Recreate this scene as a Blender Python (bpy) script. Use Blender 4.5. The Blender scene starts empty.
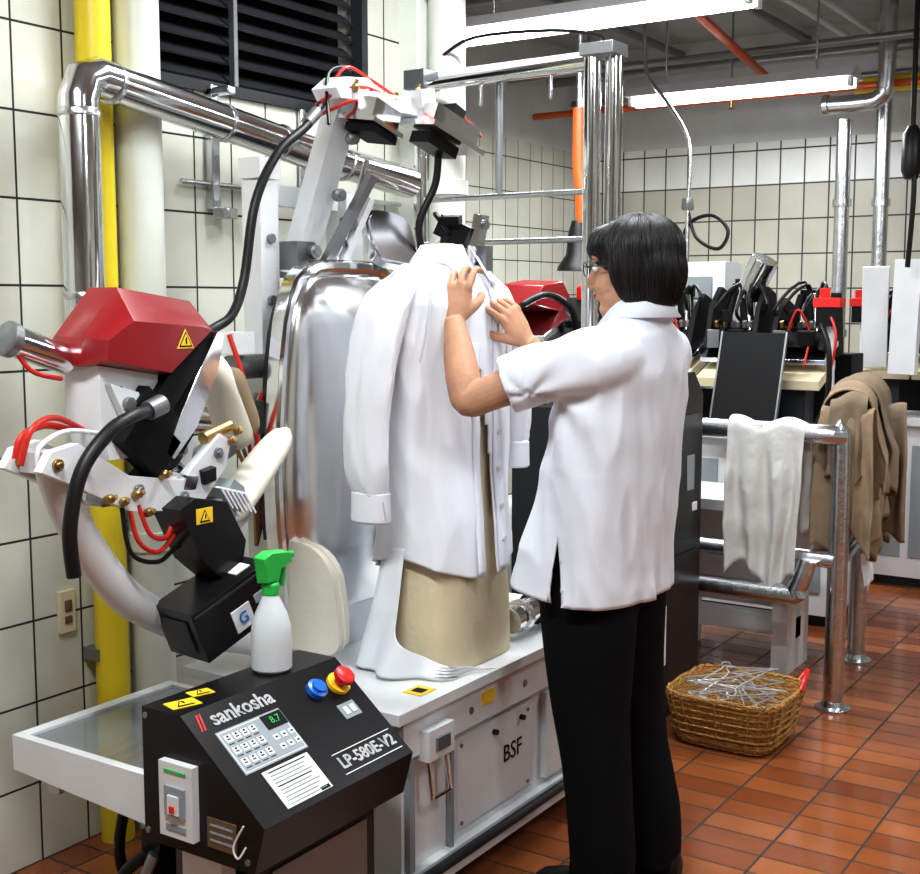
import bpy, bmesh, math, random
from mathutils import Vector, Matrix, Euler, noise
from mathutils.bvhtree import BVHTree
random.seed(3)
R=math.radians
scene=bpy.context.scene
COL=scene.collection

# ------------------------------------------------------------------ materials
MC={}
def mat(name,col,rough=.5,metal=0.,bump=0.,bscale=40.,var=.06,vscale=6.,emit=0.,trans=0.,sheen=0.,stretch=None,coat=0.,spec=.5,bd=.02):
    if name in MC: return MC[name]
    m=bpy.data.materials.new(name); m.use_nodes=True
    nt=m.node_tree; N=nt.nodes; L=nt.links
    b=N['Principled BSDF']
    b.inputs['Roughness'].default_value=rough
    b.inputs['Metallic'].default_value=metal
    b.inputs['Transmission Weight'].default_value=trans
    b.inputs['Coat Weight'].default_value=coat
    b.inputs['Specular IOR Level'].default_value=spec
    if sheen: b.inputs['Sheen Weight'].default_value=sheen
    tc=N.new('ShaderNodeTexCoord')
    mp=N.new('ShaderNodeMapping'); L.new(tc.outputs['Object'],mp.inputs[0])
    if stretch: mp.inputs['Scale'].default_value=stretch
    nz=N.new('ShaderNodeTexNoise'); nz.inputs['Scale'].default_value=vscale; nz.inputs['Detail'].default_value=4
    L.new(mp.outputs[0],nz.inputs['Vector'])
    rp=N.new('ShaderNodeValToRGB')
    rp.color_ramp.elements[0].position=.3; rp.color_ramp.elements[1].position=.7
    rp.color_ramp.elements[0].color=(*[max(0,x*(1-var)) for x in col],1)
    rp.color_ramp.elements[1].color=(*[min(1,x*(1+var)) for x in col],1)
    L.new(nz.outputs['Fac'],rp.inputs[0]); L.new(rp.outputs[0],b.inputs['Base Color'])
    if bump:
        n2=N.new('ShaderNodeTexNoise'); n2.inputs['Scale'].default_value=bscale; n2.inputs['Detail'].default_value=2
        L.new(mp.outputs[0],n2.inputs['Vector'])
        bp=N.new('ShaderNodeBump'); bp.inputs['Strength'].default_value=bump; bp.inputs['Distance'].default_value=bd
        L.new(n2.outputs['Fac'],bp.inputs['Height']); L.new(bp.outputs[0],b.inputs['Normal'])
    if emit:
        b.inputs['Emission Color'].default_value=(*col,1); b.inputs['Emission Strength'].default_value=emit
    MC[name]=m; return m

def tile_mat(name,ax,w,h,c1,c2,mortar,ms,rough,off=0.,bumpd=.3,lo=.78,hi=1.15):
    m=bpy.data.materials.new(name); m.use_nodes=True
    nt=m.node_tree; N=nt.nodes; L=nt.links; b=N['Principled BSDF']
    tc=N.new('ShaderNodeTexCoord'); sp=N.new('ShaderNodeSeparateXYZ'); cb=N.new('ShaderNodeCombineXYZ')
    L.new(tc.outputs['Object'],sp.inputs[0])
    L.new(sp.outputs[ax[0]],cb.inputs[0]); L.new(sp.outputs[ax[1]],cb.inputs[1])
    br=N.new('ShaderNodeTexBrick'); br.offset=off; br.squash=1
    br.inputs['Scale'].default_value=1; br.inputs['Brick Width'].default_value=w; br.inputs['Row Height'].default_value=h
    br.inputs['Mortar Size'].default_value=ms; br.inputs['Mortar Smooth'].default_value=.15
    br.inputs['Color1'].default_value=(*c1,1); br.inputs['Color2'].default_value=(*c2,1); br.inputs['Mortar'].default_value=(*mortar,1)
    L.new(cb.outputs[0],br.inputs['Vector'])
    nz=N.new('ShaderNodeTexNoise'); nz.inputs['Scale'].default_value=3.5; nz.inputs['Detail'].default_value=6
    L.new(tc.outputs['Object'],nz.inputs['Vector'])
    mr=N.new('ShaderNodeMapRange'); mr.inputs['To Min'].default_value=lo; mr.inputs['To Max'].default_value=hi
    L.new(nz.outputs['Fac'],mr.inputs['Value'])
    mx=N.new('ShaderNodeVectorMath'); mx.operation='SCALE'
    L.new(br.outputs['Color'],mx.inputs[0]); L.new(mr.outputs[0],mx.inputs['Scale'])
    L.new(mx.outputs[0],b.inputs['Base Color'])
    r2=N.new('ShaderNodeMapRange'); r2.inputs['To Min'].default_value=rough; r2.inputs['To Max'].default_value=.8
    L.new(br.outputs['Fac'],r2.inputs['Value']); L.new(r2.outputs[0],b.inputs['Roughness'])
    bp=N.new('ShaderNodeBump'); bp.invert=True; bp.inputs['Strength'].default_value=bumpd; bp.inputs['Distance'].default_value=.004
    L.new(br.outputs['Fac'],bp.inputs['Height']); L.new(bp.outputs[0],b.inputs['Normal'])
    return m

WHITE=mat('white_enamel',(.70,.72,.74),.32,coat=.2)
STEEL=mat('polished_steel',(.76,.77,.79),.12,1.,var=.1,bump=.04,bscale=12)
STEELP=mat('press_plate_steel',(.80,.80,.81),.17,1.,var=.10,vscale=3,bump=.10,bscale=3)
GALV=mat('galvanised_pipe',(.60,.62,.65),.26,1.,var=.15,bump=.1,bscale=30)
BLACK=mat('black_powder_coat',(.005,.005,.0055),.30,spec=.3)
BLACKM=mat('matt_black_metal',(.004,.004,.0045),.6,spec=.15)
RUBBER=mat('black_rubber',(.005,.005,.005),.42,spec=.3)
DGREY=mat('dark_grey_metal',(.018,.020,.023),.42,spec=.3)
GREY=mat('grey_metal',(.24,.25,.26),.35,.7)
RED=mat('red_cover',(.24,.006,.010),.28,coat=.2)
REDH=mat('red_hose_rubber',(.55,.018,.010),.4)
ORANGE=mat('orange_paint',(.55,.08,.01),.4)
YEL=mat('yellow_paint',(.76,.60,.02),.4)
YELW=mat('yellow_sticker',(.90,.58,.02),.5)
CREAM=mat('cream_pad_cloth',(.66,.57,.39),.75,bump=.1,bscale=60)
PAD=mat('white_pad',(.66,.63,.54),.6,bump=.1,bscale=30)
SHIRT=mat('white_cotton_shirt',(.77,.79,.84),.8,bump=.25,bscale=7,var=.015,spec=.15,stretch=(1,1,.45))
TUNIC=mat('white_uniform_cotton',(.75,.785,.86),.8,bump=.18,bscale=9,var=.015,spec=.15)
TROU=mat('black_trouser_cloth',(.004,.004,.005),.85,bump=.2,bscale=10,spec=.10)
SKIN=mat('skin',(.46,.245,.15),.58,bump=.14,bscale=110,var=.14,vscale=16,spec=.28,bd=.006)
HAIR=mat('black_hair',(.007,.006,.006),.42,spec=.35,var=.3,vscale=40)
LIP=mat('lips',(.33,.12,.10),.5)
EYEW=mat('eye_white',(.8,.8,.78),.2); EYEB=mat('eye_dark',(.02,.012,.01),.1)
BEIGE=mat('beige_garment_cloth',(.27,.20,.13),.9,bump=.4,bscale=16,var=.12,spec=.15)
BEIG2=mat('taupe_garment_cloth',(.20,.15,.105),.9,bump=.4,bscale=16,var=.12,spec=.15)
LINEN=mat('offwhite_garment_cloth',(.60,.60,.58),.9,bump=.4,bscale=16,spec=.15)
WICK=mat('wicker',(.42,.21,.045),.6,bump=1.,bscale=60,var=.35,vscale=70,stretch=(1,1,2.5))
BLUE=mat('blue_plastic',(.01,.13,.55),.3); GREEN=mat('green_plastic',(.02,.45,.07),.35); REDP=mat('red_plastic',(.65,.010,.008),.35)
BOT=mat('milky_plastic',(.72,.76,.78),.3,trans=.15)
BRASS=mat('brass',(.42,.28,.11),.38,1.)
LABEL=mat('label_white',(.66,.67,.68),.6,spec=.1); LABG=mat('label_grey',(.27,.30,.32),.6,spec=.1); INK=mat('ink',(.010,.010,.010),.6,spec=.1); BROWNL=mat('label_brown',(.12,.07,.035),.5)
PANEL=mat('white_panel_enamel',(.62,.64,.66),.35)
GLASS=mat('acrylic_lid',(.75,.8,.8),.08,trans=.85)
LAMP=mat('fluorescent_tube',(.97,1.,1.),.4,emit=16)
BUTTON=mat('shirt_button',(.6,.6,.6),.3)
WPIPE=mat('cream_painted_pipe',(.66,.68,.62),.35)
SEAM=mat('stitched_seam',(.55,.57,.62),.9,spec=.1)

# ------------------------------------------------------------------ builder
def catm(P,k):
    P=[Vector(p) for p in P]
    if k<=1 or len(P)<3: return P
    out=[]
    n=len(P)
    for i in range(n-1):
        p0=P[max(i-1,0)];p1=P[i];p2=P[i+1];p3=P[min(i+2,n-1)]
        for j in range(k):
            t=j/k
            out.append(.5*((2*p1)+(p2-p0)*t+(2*p0-5*p1+4*p2-p3)*t*t+(3*p1-p0-3*p2+p3)*t**3))
    out.append(P[-1]); return out

class B:
    def __init__(s,name): s.name=name; s.v=[]; s.f=[]; s.m=[]; s.ms=[]
    def add(s,vs,fs,m):
        o=len(s.v); s.v+= [Vector(v) for v in vs]
        if m not in s.ms: s.ms.append(m)
        k=s.ms.index(m)
        for f in fs: s.f.append([i+o for i in f]); s.m.append(k)
    def box(s,c,sz,m,rot=(0,0,0)):
        M=Euler([R(a) for a in rot]).to_matrix(); c=Vector(c); h=Vector(sz)/2
        vs=[c+M@Vector((x*h.x,y*h.y,z*h.z)) for x in(-1,1) for y in(-1,1) for z in(-1,1)]
        s.add(vs,[(0,1,3,2),(4,6,7,5),(0,4,5,1),(2,3,7,6),(0,2,6,4),(1,5,7,3)],m)
    def bb(s,a,b,m):
        s.box([(a[i]+b[i])/2 for i in range(3)],[abs(b[i]-a[i]) for i in range(3)],m)
    def loft(s,rings,m,cap=True,closed=False):
        n=len(rings[0]); vs=[p for r in rings for p in r]; fs=[]
        K=len(rings)
        for i in range(K-1 if not closed else K):
            a=i*n; b=((i+1)%K)*n
            for j in range(n): fs.append((a+j,a+(j+1)%n,b+(j+1)%n,b+j))
        if cap and not closed: fs.append(tuple(range(n))[::-1]); fs.append(tuple(range((K-1)*n,K*n)))
        s.add(vs,fs,m)
    def tube(s,pts,r,m,n=14,sm=1,cap=True,flat=1.,fdir=None):
        rr=r if isinstance(r,(list,tuple)) else [r]*len(pts)
        Q=catm([(*p,q) for p,q in zip([tuple(p) for p in pts],rr)],sm)
        P=[Vector(q[:3]) for q in Q]; rad=[q[3] for q in Q]
        rings=[]; up=None
        for i,p in enumerate(P):
            if i==0: t=P[1]-P[0]
            elif i==len(P)-1: t=P[-1]-P[-2]
            else: t=(P[i+1]-P[i]).normalized()+(P[i]-P[i-1]).normalized()
            t.normalize()
            if up is None:
                g=Vector(fdir) if fdir else (Vector((0,0,1)) if abs(t.z)<.9 else Vector((1,0,0)))
                up=(g-t*g.dot(t)).normalized()
            else: up=(up-t*up.dot(t)).normalized()
            sd=t.cross(up)
            rings.append([p+(sd*math.cos(2*math.pi*j/n)+up*flat*math.sin(2*math.pi*j/n))*rad[i] for j in range(n)])
        s.loft(rings,m,cap)
    def prism(s,poly,ax,a0,a1,m,sc=1.):
        n=len(poly); cx=sum(p[0] for p in poly)/n; cy=sum(p[1] for p in poly)/n
        def P(p,a,k):
            u=cx+(p[0]-cx)*k; v=cy+(p[1]-cy)*k
            return {'X':(a,u,v),'Y':(u,a,v),'Z':(u,v,a)}[ax]
        s.loft([[P(p,a0,1) for p in poly],[P(p,a1,sc) for p in poly]],m)
    def ell(s,c,r,m,basis=None,nu=20,nv=14):
        c=Vector(c); Mx=basis or Matrix.Identity(3)
        if not isinstance(r,(tuple,list)): r=(r,r,r)
        vs=[c+Mx@Vector((0,0,r[2]))]; 
        for i in range(1,nv):
            a=math.pi*i/nv
            for j in range(nu):
                b=2*math.pi*j/nu
                vs.append(c+Mx@Vector((r[0]*math.sin(a)*math.cos(b),r[1]*math.sin(a)*math.sin(b),r[2]*math.cos(a))))
        vs.append(c-Mx@Vector((0,0,r[2]))); fs=[]
        for j in range(nu): fs.append((0,1+j,1+(j+1)%nu)); 
        for i in range(nv-2):
            for j in range(nu):
                a=1+i*nu; fs.append((a+j,a+nu+j,a+nu+(j+1)%nu,a+(j+1)%nu))
        e=len(vs)-1; a=1+(nv-2)*nu
        for j in range(nu): fs.append((e,a+(j+1)%nu,a+j))
        s.add(vs,fs,m)
    def lathe(s,c,prof,m,axis=(0,0,1),n=24,cap=True):
        q=Vector((0,0,1)).rotation_difference(Vector(axis).normalized()).to_matrix(); c=Vector(c)
        s.loft([[c+q@Vector((r*math.cos(2*math.pi*j/n),r*math.sin(2*math.pi*j/n),z)) for j in range(n)] for r,z in prof],m,cap)
    def text(s,body,size,loc,u,v,m,ext=.0006):
        cu=bpy.data.curves.new('t','FONT'); cu.body=body; cu.size=size; cu.extrude=ext; cu.align_x='CENTER'; cu.align_y='CENTER'; cu.resolution_u=3
        ob=bpy.data.objects.new('t',cu); COL.objects.link(ob); bpy.context.view_layer.update()
        me=bpy.data.meshes.new_from_object(ob.evaluated_get(bpy.context.evaluated_depsgraph_get()))
        u=Vector(u).normalized(); v=Vector(v); v=(v-u*v.dot(u)).normalized(); n=u.cross(v); l=Vector(loc)
        s.add([l+u*p.co.x+v*p.co.y+n*(p.co.z) for p in me.vertices],[tuple(f.vertices) for f in me.polygons],m)
        bpy.data.objects.remove(ob); bpy.data.meshes.remove(me); bpy.data.curves.remove(cu)
    def done(s,bevel=0.,parent=None,solid=0.,recalc=True,sharp=38):
        me=bpy.data.meshes.new(s.name); me.from_pydata([tuple(v) for v in s.v],[],s.f)
        for m in s.ms: me.materials.append(m)
        me.polygons.foreach_set('material_index',s.m)
        if recalc:
            bm=bmesh.new(); bm.from_mesh(me); bmesh.ops.recalc_face_normals(bm,faces=bm.faces); bm.to_mesh(me); bm.free()
        me.polygons.foreach_set('use_smooth',[True]*len(me.polygons))
        me.set_sharp_from_angle(angle=R(sharp))
        ob=bpy.data.objects.new(s.name,me); COL.objects.link(ob)
        if solid:
            md=ob.modifiers.new('s','SOLIDIFY'); md.thickness=solid; md.offset=0
        if bevel:
            md=ob.modifiers.new('b','BEVEL'); md.width=bevel; md.segments=2; md.limit_method='ANGLE'; md.angle_limit=R(42)
        if parent: ob.parent=parent
        return ob

def bake(ob):
    bpy.context.view_layer.update()
    me=bpy.data.meshes.new_from_object(ob.evaluated_get(bpy.context.evaluated_depsgraph_get()))
    ob.modifiers.clear(); ob.data=me
def remesh(ob,vox,smooth=4,fac=.5):
    md=ob.modifiers.new('r','REMESH'); md.mode='VOXEL'; md.voxel_size=vox; md.use_smooth_shade=True
    if smooth:
        m2=ob.modifiers.new('s','SMOOTH'); m2.factor=fac; m2.iterations=smooth
    bake(ob)
    ob.data.polygons.foreach_set('use_smooth',[True]*len(ob.data.polygons))

def ering(cx,cy,z,dx,wy,n=36,pw=2.2):
    out=[]
    for j in range(n):
        a=2*math.pi*j/n; c=math.cos(a); s_=math.sin(a)
        out.append(Vector((cx+dx*math.copysign(abs(c)**(2/pw),c),cy+wy*math.copysign(abs(s_)**(2/pw),s_),z)))
    return out
def ridge(v): return .5-abs(noise.noise(v))*1.6

# ------------------------------------------------------------------ room
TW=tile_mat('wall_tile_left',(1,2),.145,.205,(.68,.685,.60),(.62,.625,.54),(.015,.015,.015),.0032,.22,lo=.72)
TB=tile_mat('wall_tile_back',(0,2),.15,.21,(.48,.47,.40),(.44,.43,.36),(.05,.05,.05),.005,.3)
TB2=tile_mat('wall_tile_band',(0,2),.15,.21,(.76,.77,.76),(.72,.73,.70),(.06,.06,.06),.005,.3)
TF=tile_mat('floor_quarry_tile',(0,1),.20,.10,(.36,.112,.034),(.20,.050,.016),(.028,.018,.014),.0035,.15,lo=.45,hi=1.25)
PLAST=mat('painted_plaster',(.55,.57,.57),.8,bump=.1)
CEIL=mat('ceiling_paint',(.40,.42,.42),.9,bump=.1)
REFLDOOR=mat('reflection_door_dark_paint',(.05,.055,.06),.4)  # for the added dark shapes that reflect in the steel

o=B('floor'); o.bb((-4.0,-2.5,-.1),(2.5,7.5,0),TF); o.done()
o=B('ceiling'); o.bb((-4.0,-2.5,3.0),(2.5,7.5,3.1),CEIL); o.done()
o=B('wall_left')
o.bb((-2.62,-2.5,0),(-2.5,3.78,1.97),TW); o.bb((-2.62,-2.5,1.97),(-2.5,2.30,3.0),TW)
o.bb((-2.62,3.23,1.97),(-2.5,3.78,3.0),TW); o.bb((-2.62,2.30,2.78),(-2.5,3.23,3.0),TW)
o.bb((-4.0,3.66,0),(-2.62,3.78,3.0),TB)
o.done()
o=B('wall_recess'); o.bb((-4.0,3.78,0),(-3.88,7.4,2.36),TW); o.bb((-4.0,3.78,2.36),(-3.88,7.4,3.0),PLAST); o.done()
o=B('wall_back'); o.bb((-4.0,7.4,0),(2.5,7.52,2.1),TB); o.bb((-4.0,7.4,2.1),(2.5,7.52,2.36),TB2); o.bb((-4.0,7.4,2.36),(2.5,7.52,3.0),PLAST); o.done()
o=B('wall_right'); o.bb((2.5,-2.5,0),(2.62,7.5,3.0),TW); o.done()
o=B('wall_rear'); o.bb((-4.0,-2.62,0),(2.62,-2.5,3.0),TB); o.done()
for nm,y in(('reflection_door_1',1.0),('reflection_door_2',4.5)):  # unseen dark door shapes, added to give the polished steel something to reflect
    o=B(nm); o.bb((2.455,y,0),(2.499,y+1.0,2.1),REFLDOOR); o.bb((2.44,y-.06,0),(2.499,y,2.16),GREY); o.bb((2.44,y+1.0,0),(2.499,y+1.06,2.16),GREY); o.bb((2.44,y-.06,2.1),(2.499,y+1.06,2.16),GREY)
    o.tube([(2.44,y+.1,1.0),(2.42,y+.1,1.0),(2.42,y+.2,1.0)],.01,STEEL); o.done(.003)

o=B('window_1')
for a,b in (((-2.53,2.30,1.97),(-2.485,2.33,2.78)),((-2.53,3.20,1.97),(-2.485,3.23,2.78)),((-2.53,2.33,1.97),(-2.486,3.20,2.0)),((-2.53,2.33,2.75),(-2.486,3.20,2.78)),((-2.51,2.62,2.0),(-2.49,2.635,2.75))):
    o.bb(a,b,GREY if a[1]==2.62 else DGREY)
o.bb((-2.61,2.31,1.98),(-2.60,3.22,2.77),BLACK)
z=2.03
while z<2.74:
    o.box((-2.54,2.765,z),(.06,.86,.006),DGREY,(0,38,0)); z+=.052
o.done()

o=B('structural_column'); o.bb((-2.74,3.42,0),(-2.42,3.66,3.0),WPIPE); o.done(.01)
o=B('cream_service_pipe')
o.tube([(-2.36,3.50,0),(-2.36,3.50,2.999)],.062,WPIPE,20)
for z in (.9,1.75,2.4): o.lathe((-2.36,3.5,z),[(.062,0),(.072,.002),(.072,.05),(.062,.052)],WPIPE)
o.done()
o=B('yellow_gas_pipe'); o.tube([(-2.445,2.08,0),(-2.445,2.08,2.999)],.043,YEL,20)
for z in (.5,1.55,2.3): o.box((-2.47,2.08,z),(.055,.10,.03),GREY)
o.done()
o=B('cream_service_pipe'); o.tube([(-2.43,2.205,0),(-2.43,2.205,2.999)],.058,WPIPE,20)
for z in (.75,1.9): o.lathe((-2.43,2.205,z),[(.058,0),(.066,.002),(.066,.05),(.058,.052)],WPIPE)
o.done()
o=B('wall_socket'); o.box((-2.495,1.98,.62),(.014,.05,.11),CREAM); o.box((-2.486,1.98,.635),(.006,.022,.03),BROWNL); o.box((-2.486,1.98,.60),(.006,.022,.02),BROWNL); o.done(.003)
o=B('wall_bracket')
o.box((-2.485,2.52,1.82),(.03,.03,.34),GALV); o.box((-2.45,2.52,1.97),(.09,.03,.02),GALV); o.box((-2.46,2.54,1.64),(.05,.06,.03),GALV,(0,0,20)); o.done(.003)
o=B('wall_conduit'); o.tube([(-2.485,2.9,1.2),(-2.485,2.9,1.97)],.012,GALV); o.tube([(-2.485,2.4,1.72),(-2.485,3.40,1.72)],.008,GALV); o.done()

def fixture(x0,x1,y,z,power):
    e=B('fluorescent_light'); c=(x0+x1)/2
    e.prism([(y-.10,z+.02),(y+.10,z+.02),(y+.035,z+.075),(y-.035,z+.075)],'X',x0,x1,WHITE)
    for dy in(-.045,.045):
        e.tube([(x0+.03,y+dy,z-.002),(x1-.03,y+dy,z-.002)],.018,LAMP)
        for xx in(x0+.02,x1-.02): e.box((xx,y+dy,z+.002),(.02,.04,.05),WHITE)
    for xx in(x0+.2,x1-.2): e.tube([(xx,y,z+.07),(xx,y,2.999)],.006,GALV)
    ob=e.done(.002)
    ld=bpy.data.lights.new('lamp_glow','AREA'); ld.shape='RECTANGLE'; ld.size=x1-x0-.08; ld.size_y=.12; ld.energy=power; ld.color=(.94,.98,1)
    lo=bpy.data.objects.new('lamp_glow',ld); COL.objects.link(lo); lo.location=(c,y,z-.03); lo.parent=ob
fixture(-2.86,-1.57,4.28,2.45,42)
fixture(-2.95,-1.75,6.15,2.45,42)
fixture(-2.0,-.8,2.75,2.80,44)  # out of view, added as top light on the woman and shirts
fixture(-1.75,-.55,.75,2.7,58)  # out of view, added for frontal light from the camera side
fixture(-.3,1.0,4.6,2.6,42)  # out of view, added to brighten the closed room
fixture(.3,1.5,1.4,2.7,30)  # also added out of view, weaker fill from the right

# ceiling pipework
o=B('sprinkler_pipe')
o.tube([(-3.87,6.7,2.52),(2.4,6.7,2.52)],.02,ORANGE); o.tube([(-2.3,4.6,2.85),(-2.3,6.7,2.52)],.022,ORANGE)
o.tube([(-2.95,3.9,2.7),(-1.2,3.9,2.7)],.03,ORANGE); o.tube([(-2.9,3.9,2.7),(-2.9,3.9,2.999)],.015,ORANGE); o.tube([(-3.6,5.2,2.72),(-1.0,5.2,2.72)],.016,ORANGE)
for x in(-3.5,-2.6,-1.2): o.lathe((x,6.7,2.46),[(.02,0),(.008,.01),(.012,.05)],BRASS); o.tube([(x,6.7,2.52),(x,6.7,2.999)],.006,GREY,8)
o.done()
o=B('yellow_gas_pipe'); o.tube([(-2.0,7.0,2.57),(2.4,7.0,2.57)],.045,YEL); o.done()
o=B('ceiling_conduit')
for y,z,r in((5.0,2.86,.02),(5.4,2.9,.03),(5.9,2.84,.018),(6.9,2.75,.03),(7.2,2.66,.02),(6.4,2.7,.022),(4.75,2.8,.025)): o.tube([(-3.87,y,z),(2.4,y,z)],r,GREY)
for x in(-3.2,-2.4,-1.6,-.9): o.tube([(x,3.9,2.93),(x,7.39,2.93)],.025,GREY); o.box((x,5.6,2.975),(.03,.03,.05),GREY)
for x in(-2.1,-1.95): o.tube([(x,4.5,2.88),(x,7.39,2.88)],.018,WHITE)
o.done()
o=B('exhaust_duct'); o.tube([(-2.05,6.6,2.42),(-1.83,6.6,2.42),(-1.76,6.6,2.44),(-1.73,6.6,2.52),(-1.73,6.6,2.999)],.045,GALV,18,5); o.lathe((-2.05,6.6,2.42),[(.05,0),(.055,.005),(.055,.03),(.045,.035)],GALV,(1,0,0)); o.done()
for x,y,r in((-1.98,6.75,.04),(-1.80,6.85,.04)):
    o=B('steam_riser_pipe'); o.tube([(x,y,0),(x,y,2.36 if x<-1.9 else 2.999)],r,GALV,18)
    for z in(1.2,1.9): o.lathe((x,y,z),[(r,0),(r+.01,.002),(r+.01,.04),(r,.042)],GALV)
    o.done()
o=B('steam_valve_line')
o.tube([(-2.55,6.0,1.9),(-2.55,6.0,2.2),(-2.68,6.0,2.42),(-2.8,6.0,2.6),(-2.8,6.0,2.999)],.010,GALV,10,4); o.lathe((-2.55,6.0,1.86),[(.03,0),(.035,.01),(.03,.06)],GREY)
o.tube([(-2.55,6,1.86),(-2.50,6.0,1.72),(-2.38,6.0,1.66),(-2.33,6,1.75),(-2.42,6,1.83),(-2.55,6,1.78),(-2.58,6,1.6),(-2.55,6,1.3)],.010,RUBBER,8,6)
o.tube([(-2.55,6,1.87),(-2.55,6,1.3)],.012,GALV); o.done()
o=B('orange_steam_hose')
o.tube([(-2.60,4.9,2.999),(-2.60,4.9,2.24)],.016,GALV,12)
o.tube([(-2.60,4.9,2.24),(-2.60,4.9,2.0),(-2.59,4.9,1.9),(-2.58,4.9,1.74)],.030,ORANGE,14,4); o.tube([(-2.545,4.92,2.05),(-2.545,4.92,1.75)],.012,ORANGE)
o.lathe((-2.60,4.9,1.53),[(.095,0),(.09,.02),(.055,.07),(.045,.17),(.03,.22)],RUBBER); o.done()

# ------------------------------------------------------------------ steel overhead frame
o=B('steam_duct_frame')
o.tube([(-2.33,1.935,1.22),(-2.33,1.935,1.86),(-2.33,1.952,1.905),(-2.33,1.99,1.918),(-2.33,2.7,1.825),(-2.33,3.24,1.77)],.047,STEEL,22)
for z in(1.82,1.4): o.lathe((-2.33,1.935,z),[(.047,0),(.05,.003),(.05,.016),(.047,.02)],GALV)
for y in(2.03,2.4,2.62,2.9): o.lathe((-2.33,y,1.915-.125*(y-1.99)),[(.047,0),(.05,.002),(.05,.012),(.047,.014)],GALV,(0,1,-.125))
o.tube([(-2.33,1.935,1.23),(-2.33,1.97,1.17),(-2.28,2.05,1.14),(-2.20,2.15,1.12),(-2.15,2.22,1.12)],.047,STEEL,20,4)
o.done()
o=B('overhead_steel_frame')
o.tube([(-2.33,3.30,1.83),(-2.33,3.30,2.08),(-1.70,3.30,2.09)],.022,STEEL,16)
o.tube([(-1.71,3.30,0),(-1.71,3.30,2.12)],.026,STEEL,20); o.tube([(-1.655,3.33,0),(-1.655,3.33,2.12)],.026,STEEL,20)
o.tube([(-2.33,3.36,2.12),(-1.64,3.36,2.125)],.016,WHITE,12)
o.box((-1.68,3.31,2.125),(.11,.10,.035),GREY); o.box((-2.33,3.31,2.10),(.08,.09,.06),GREY)
o.tube([(-2.33,3.3,0),(-2.33,3.3,1.86)],.022,STEEL,16)
for z in(1.72,1.58): o.tube([(-2.33,3.30,z),(-1.71,3.30,z)],.009,GALV,10)
o.tube([(-1.68,3.31,2.14),(-1.72,3.35,2.18),(-1.9,3.38,2.22),(-2.2,3.42,2.24),(-2.35,3.45,2.2)],.006,RUBBER,8,4)
for x,z in((-2.1,2.03),(-1.85,2.03)): o.tube([(x,3.30,2.08),(x,3.30,z-.03)],.006,GALV,8)
o.tube([(-2.05,3.33,1.72),(-2.05,3.33,2.08)],.012,GREY,10)
o.done(.002)

# ------------------------------------------------------------------ shirt press machine
CX,CY=-1.68,2.48
m=B('shirt_press_machine')
m.bb((-2.12,2.10,.07),(-1.54,3.08,.495),WHITE)
m.bb((-2.15,2.04,.495),(-1.50,3.12,.52),WHITE)
for x in(-2.1,-1.56):
    for y in(2.14,3.04): m.lathe((x,y,0),[(.03,0),(.03,.015),(.012,.02),(.012,.08)],GREY)
m.bb((-1.54,2.06,.07),(-1.515,3.08,.13),WHITE); m.bb((-1.54,2.08,.40),(-1.518,3.08,.49),WHITE)
m.bb((-1.54,2.30,.15),(-1.533,2.66,.38),PANEL); m.bb((-1.535,2.31,.157),(-1.530,2.652,.373),WHITE); m.bb((-1.54,2.72,.15),(-1.522,3.0,.38),WHITE)
for y in(2.325,2.635):
    for z in(.17,.36): m.lathe((-1.530,y,z),[(.005,0),(.005,.003)],GREY,(1,0,0),10)
m.tube([(-1.505,2.10,.115),(-1.505,3.06,.115)],.012,DGREY,10); m.bb((-1.515,2.08,.098),(-1.505,3.06,.104),DGREY)
m.box((-1.512,2.19,.42),(.04,.10,.07),WHITE); m.box((-1.50,2.19,.42),(.03,.05,.03),GREY); m.tube([(-1.50,2.15,.38),(-1.49,2.15,.30),(-1.49,2.22,.30),(-1.50,2.22,.38)],.006,STEEL,8)
for y in(2.35,2.6,2.76,2.95): m.lathe((-1.522,y,.44),[(.009,0),(.009,.006)],GREY,(1,0,0))
for y in(2.47,2.60): m.lathe((-1.530,y,.35),[(.007,0),(.007,.012)],BLACK,(1,0,0))
m.text('BSF',.062,(-1.5290,2.56,.275),(0,1,0),(0,0,1),INK)
m.box((-1.56,2.20,.5215),(.05,.06,.002),YELW); m.prism([(2.185,.5225),(2.215,.5225),(2.20,.5235)],'X',-1.575,-1.545,INK)
m.box((-1.515,2.42,.455),(.006,.05,.03),YELW); m.box((-1.515,2.75,.455),(.005,.06,.02),BLACK)
m.box((-1.53,2.12,.25),(.012,.02,.3),LABG); m.box((-1.53,2.28,.25),(.012,.012,.28),LABG)
m.bb((-1.95,2.095,.18),(-1.62,2.101,.42),LABG)
rings=[]
for z,dx,wy in((.522,.125,.18),(.62,.122,.18),(.75,.115,.172),(.9,.105,.165),(1.1,.10,.165),(1.25,.10,.175),(1.36,.095,.18),(1.42,.082,.16),(1.455,.065,.11),(1.48,.05,.065),(1.52,.045,.05),(1.535,.03,.035)):
    rings.append(ering(CX,CY,z,dx,wy,40,3.4))
m.loft(rings,CREAM)
P=[]
for i in range(28):
    a=2*math.pi*i/28
    P.append((-1.92+.12*math.copysign(abs(math.cos(a))**.6,math.cos(a))-.035*math.sin(a),.69+.135*math.copysign(abs(math.sin(a))**.6,math.sin(a))))
m.prism(P,'Y',2.20,2.225,PAD,.95); m.prism(P,'Y',2.225,2.25,PAD,.95)
m.tube([(-1.91,2.225,.52),(-1.91,2.225,.62)],.02,GREY)
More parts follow.
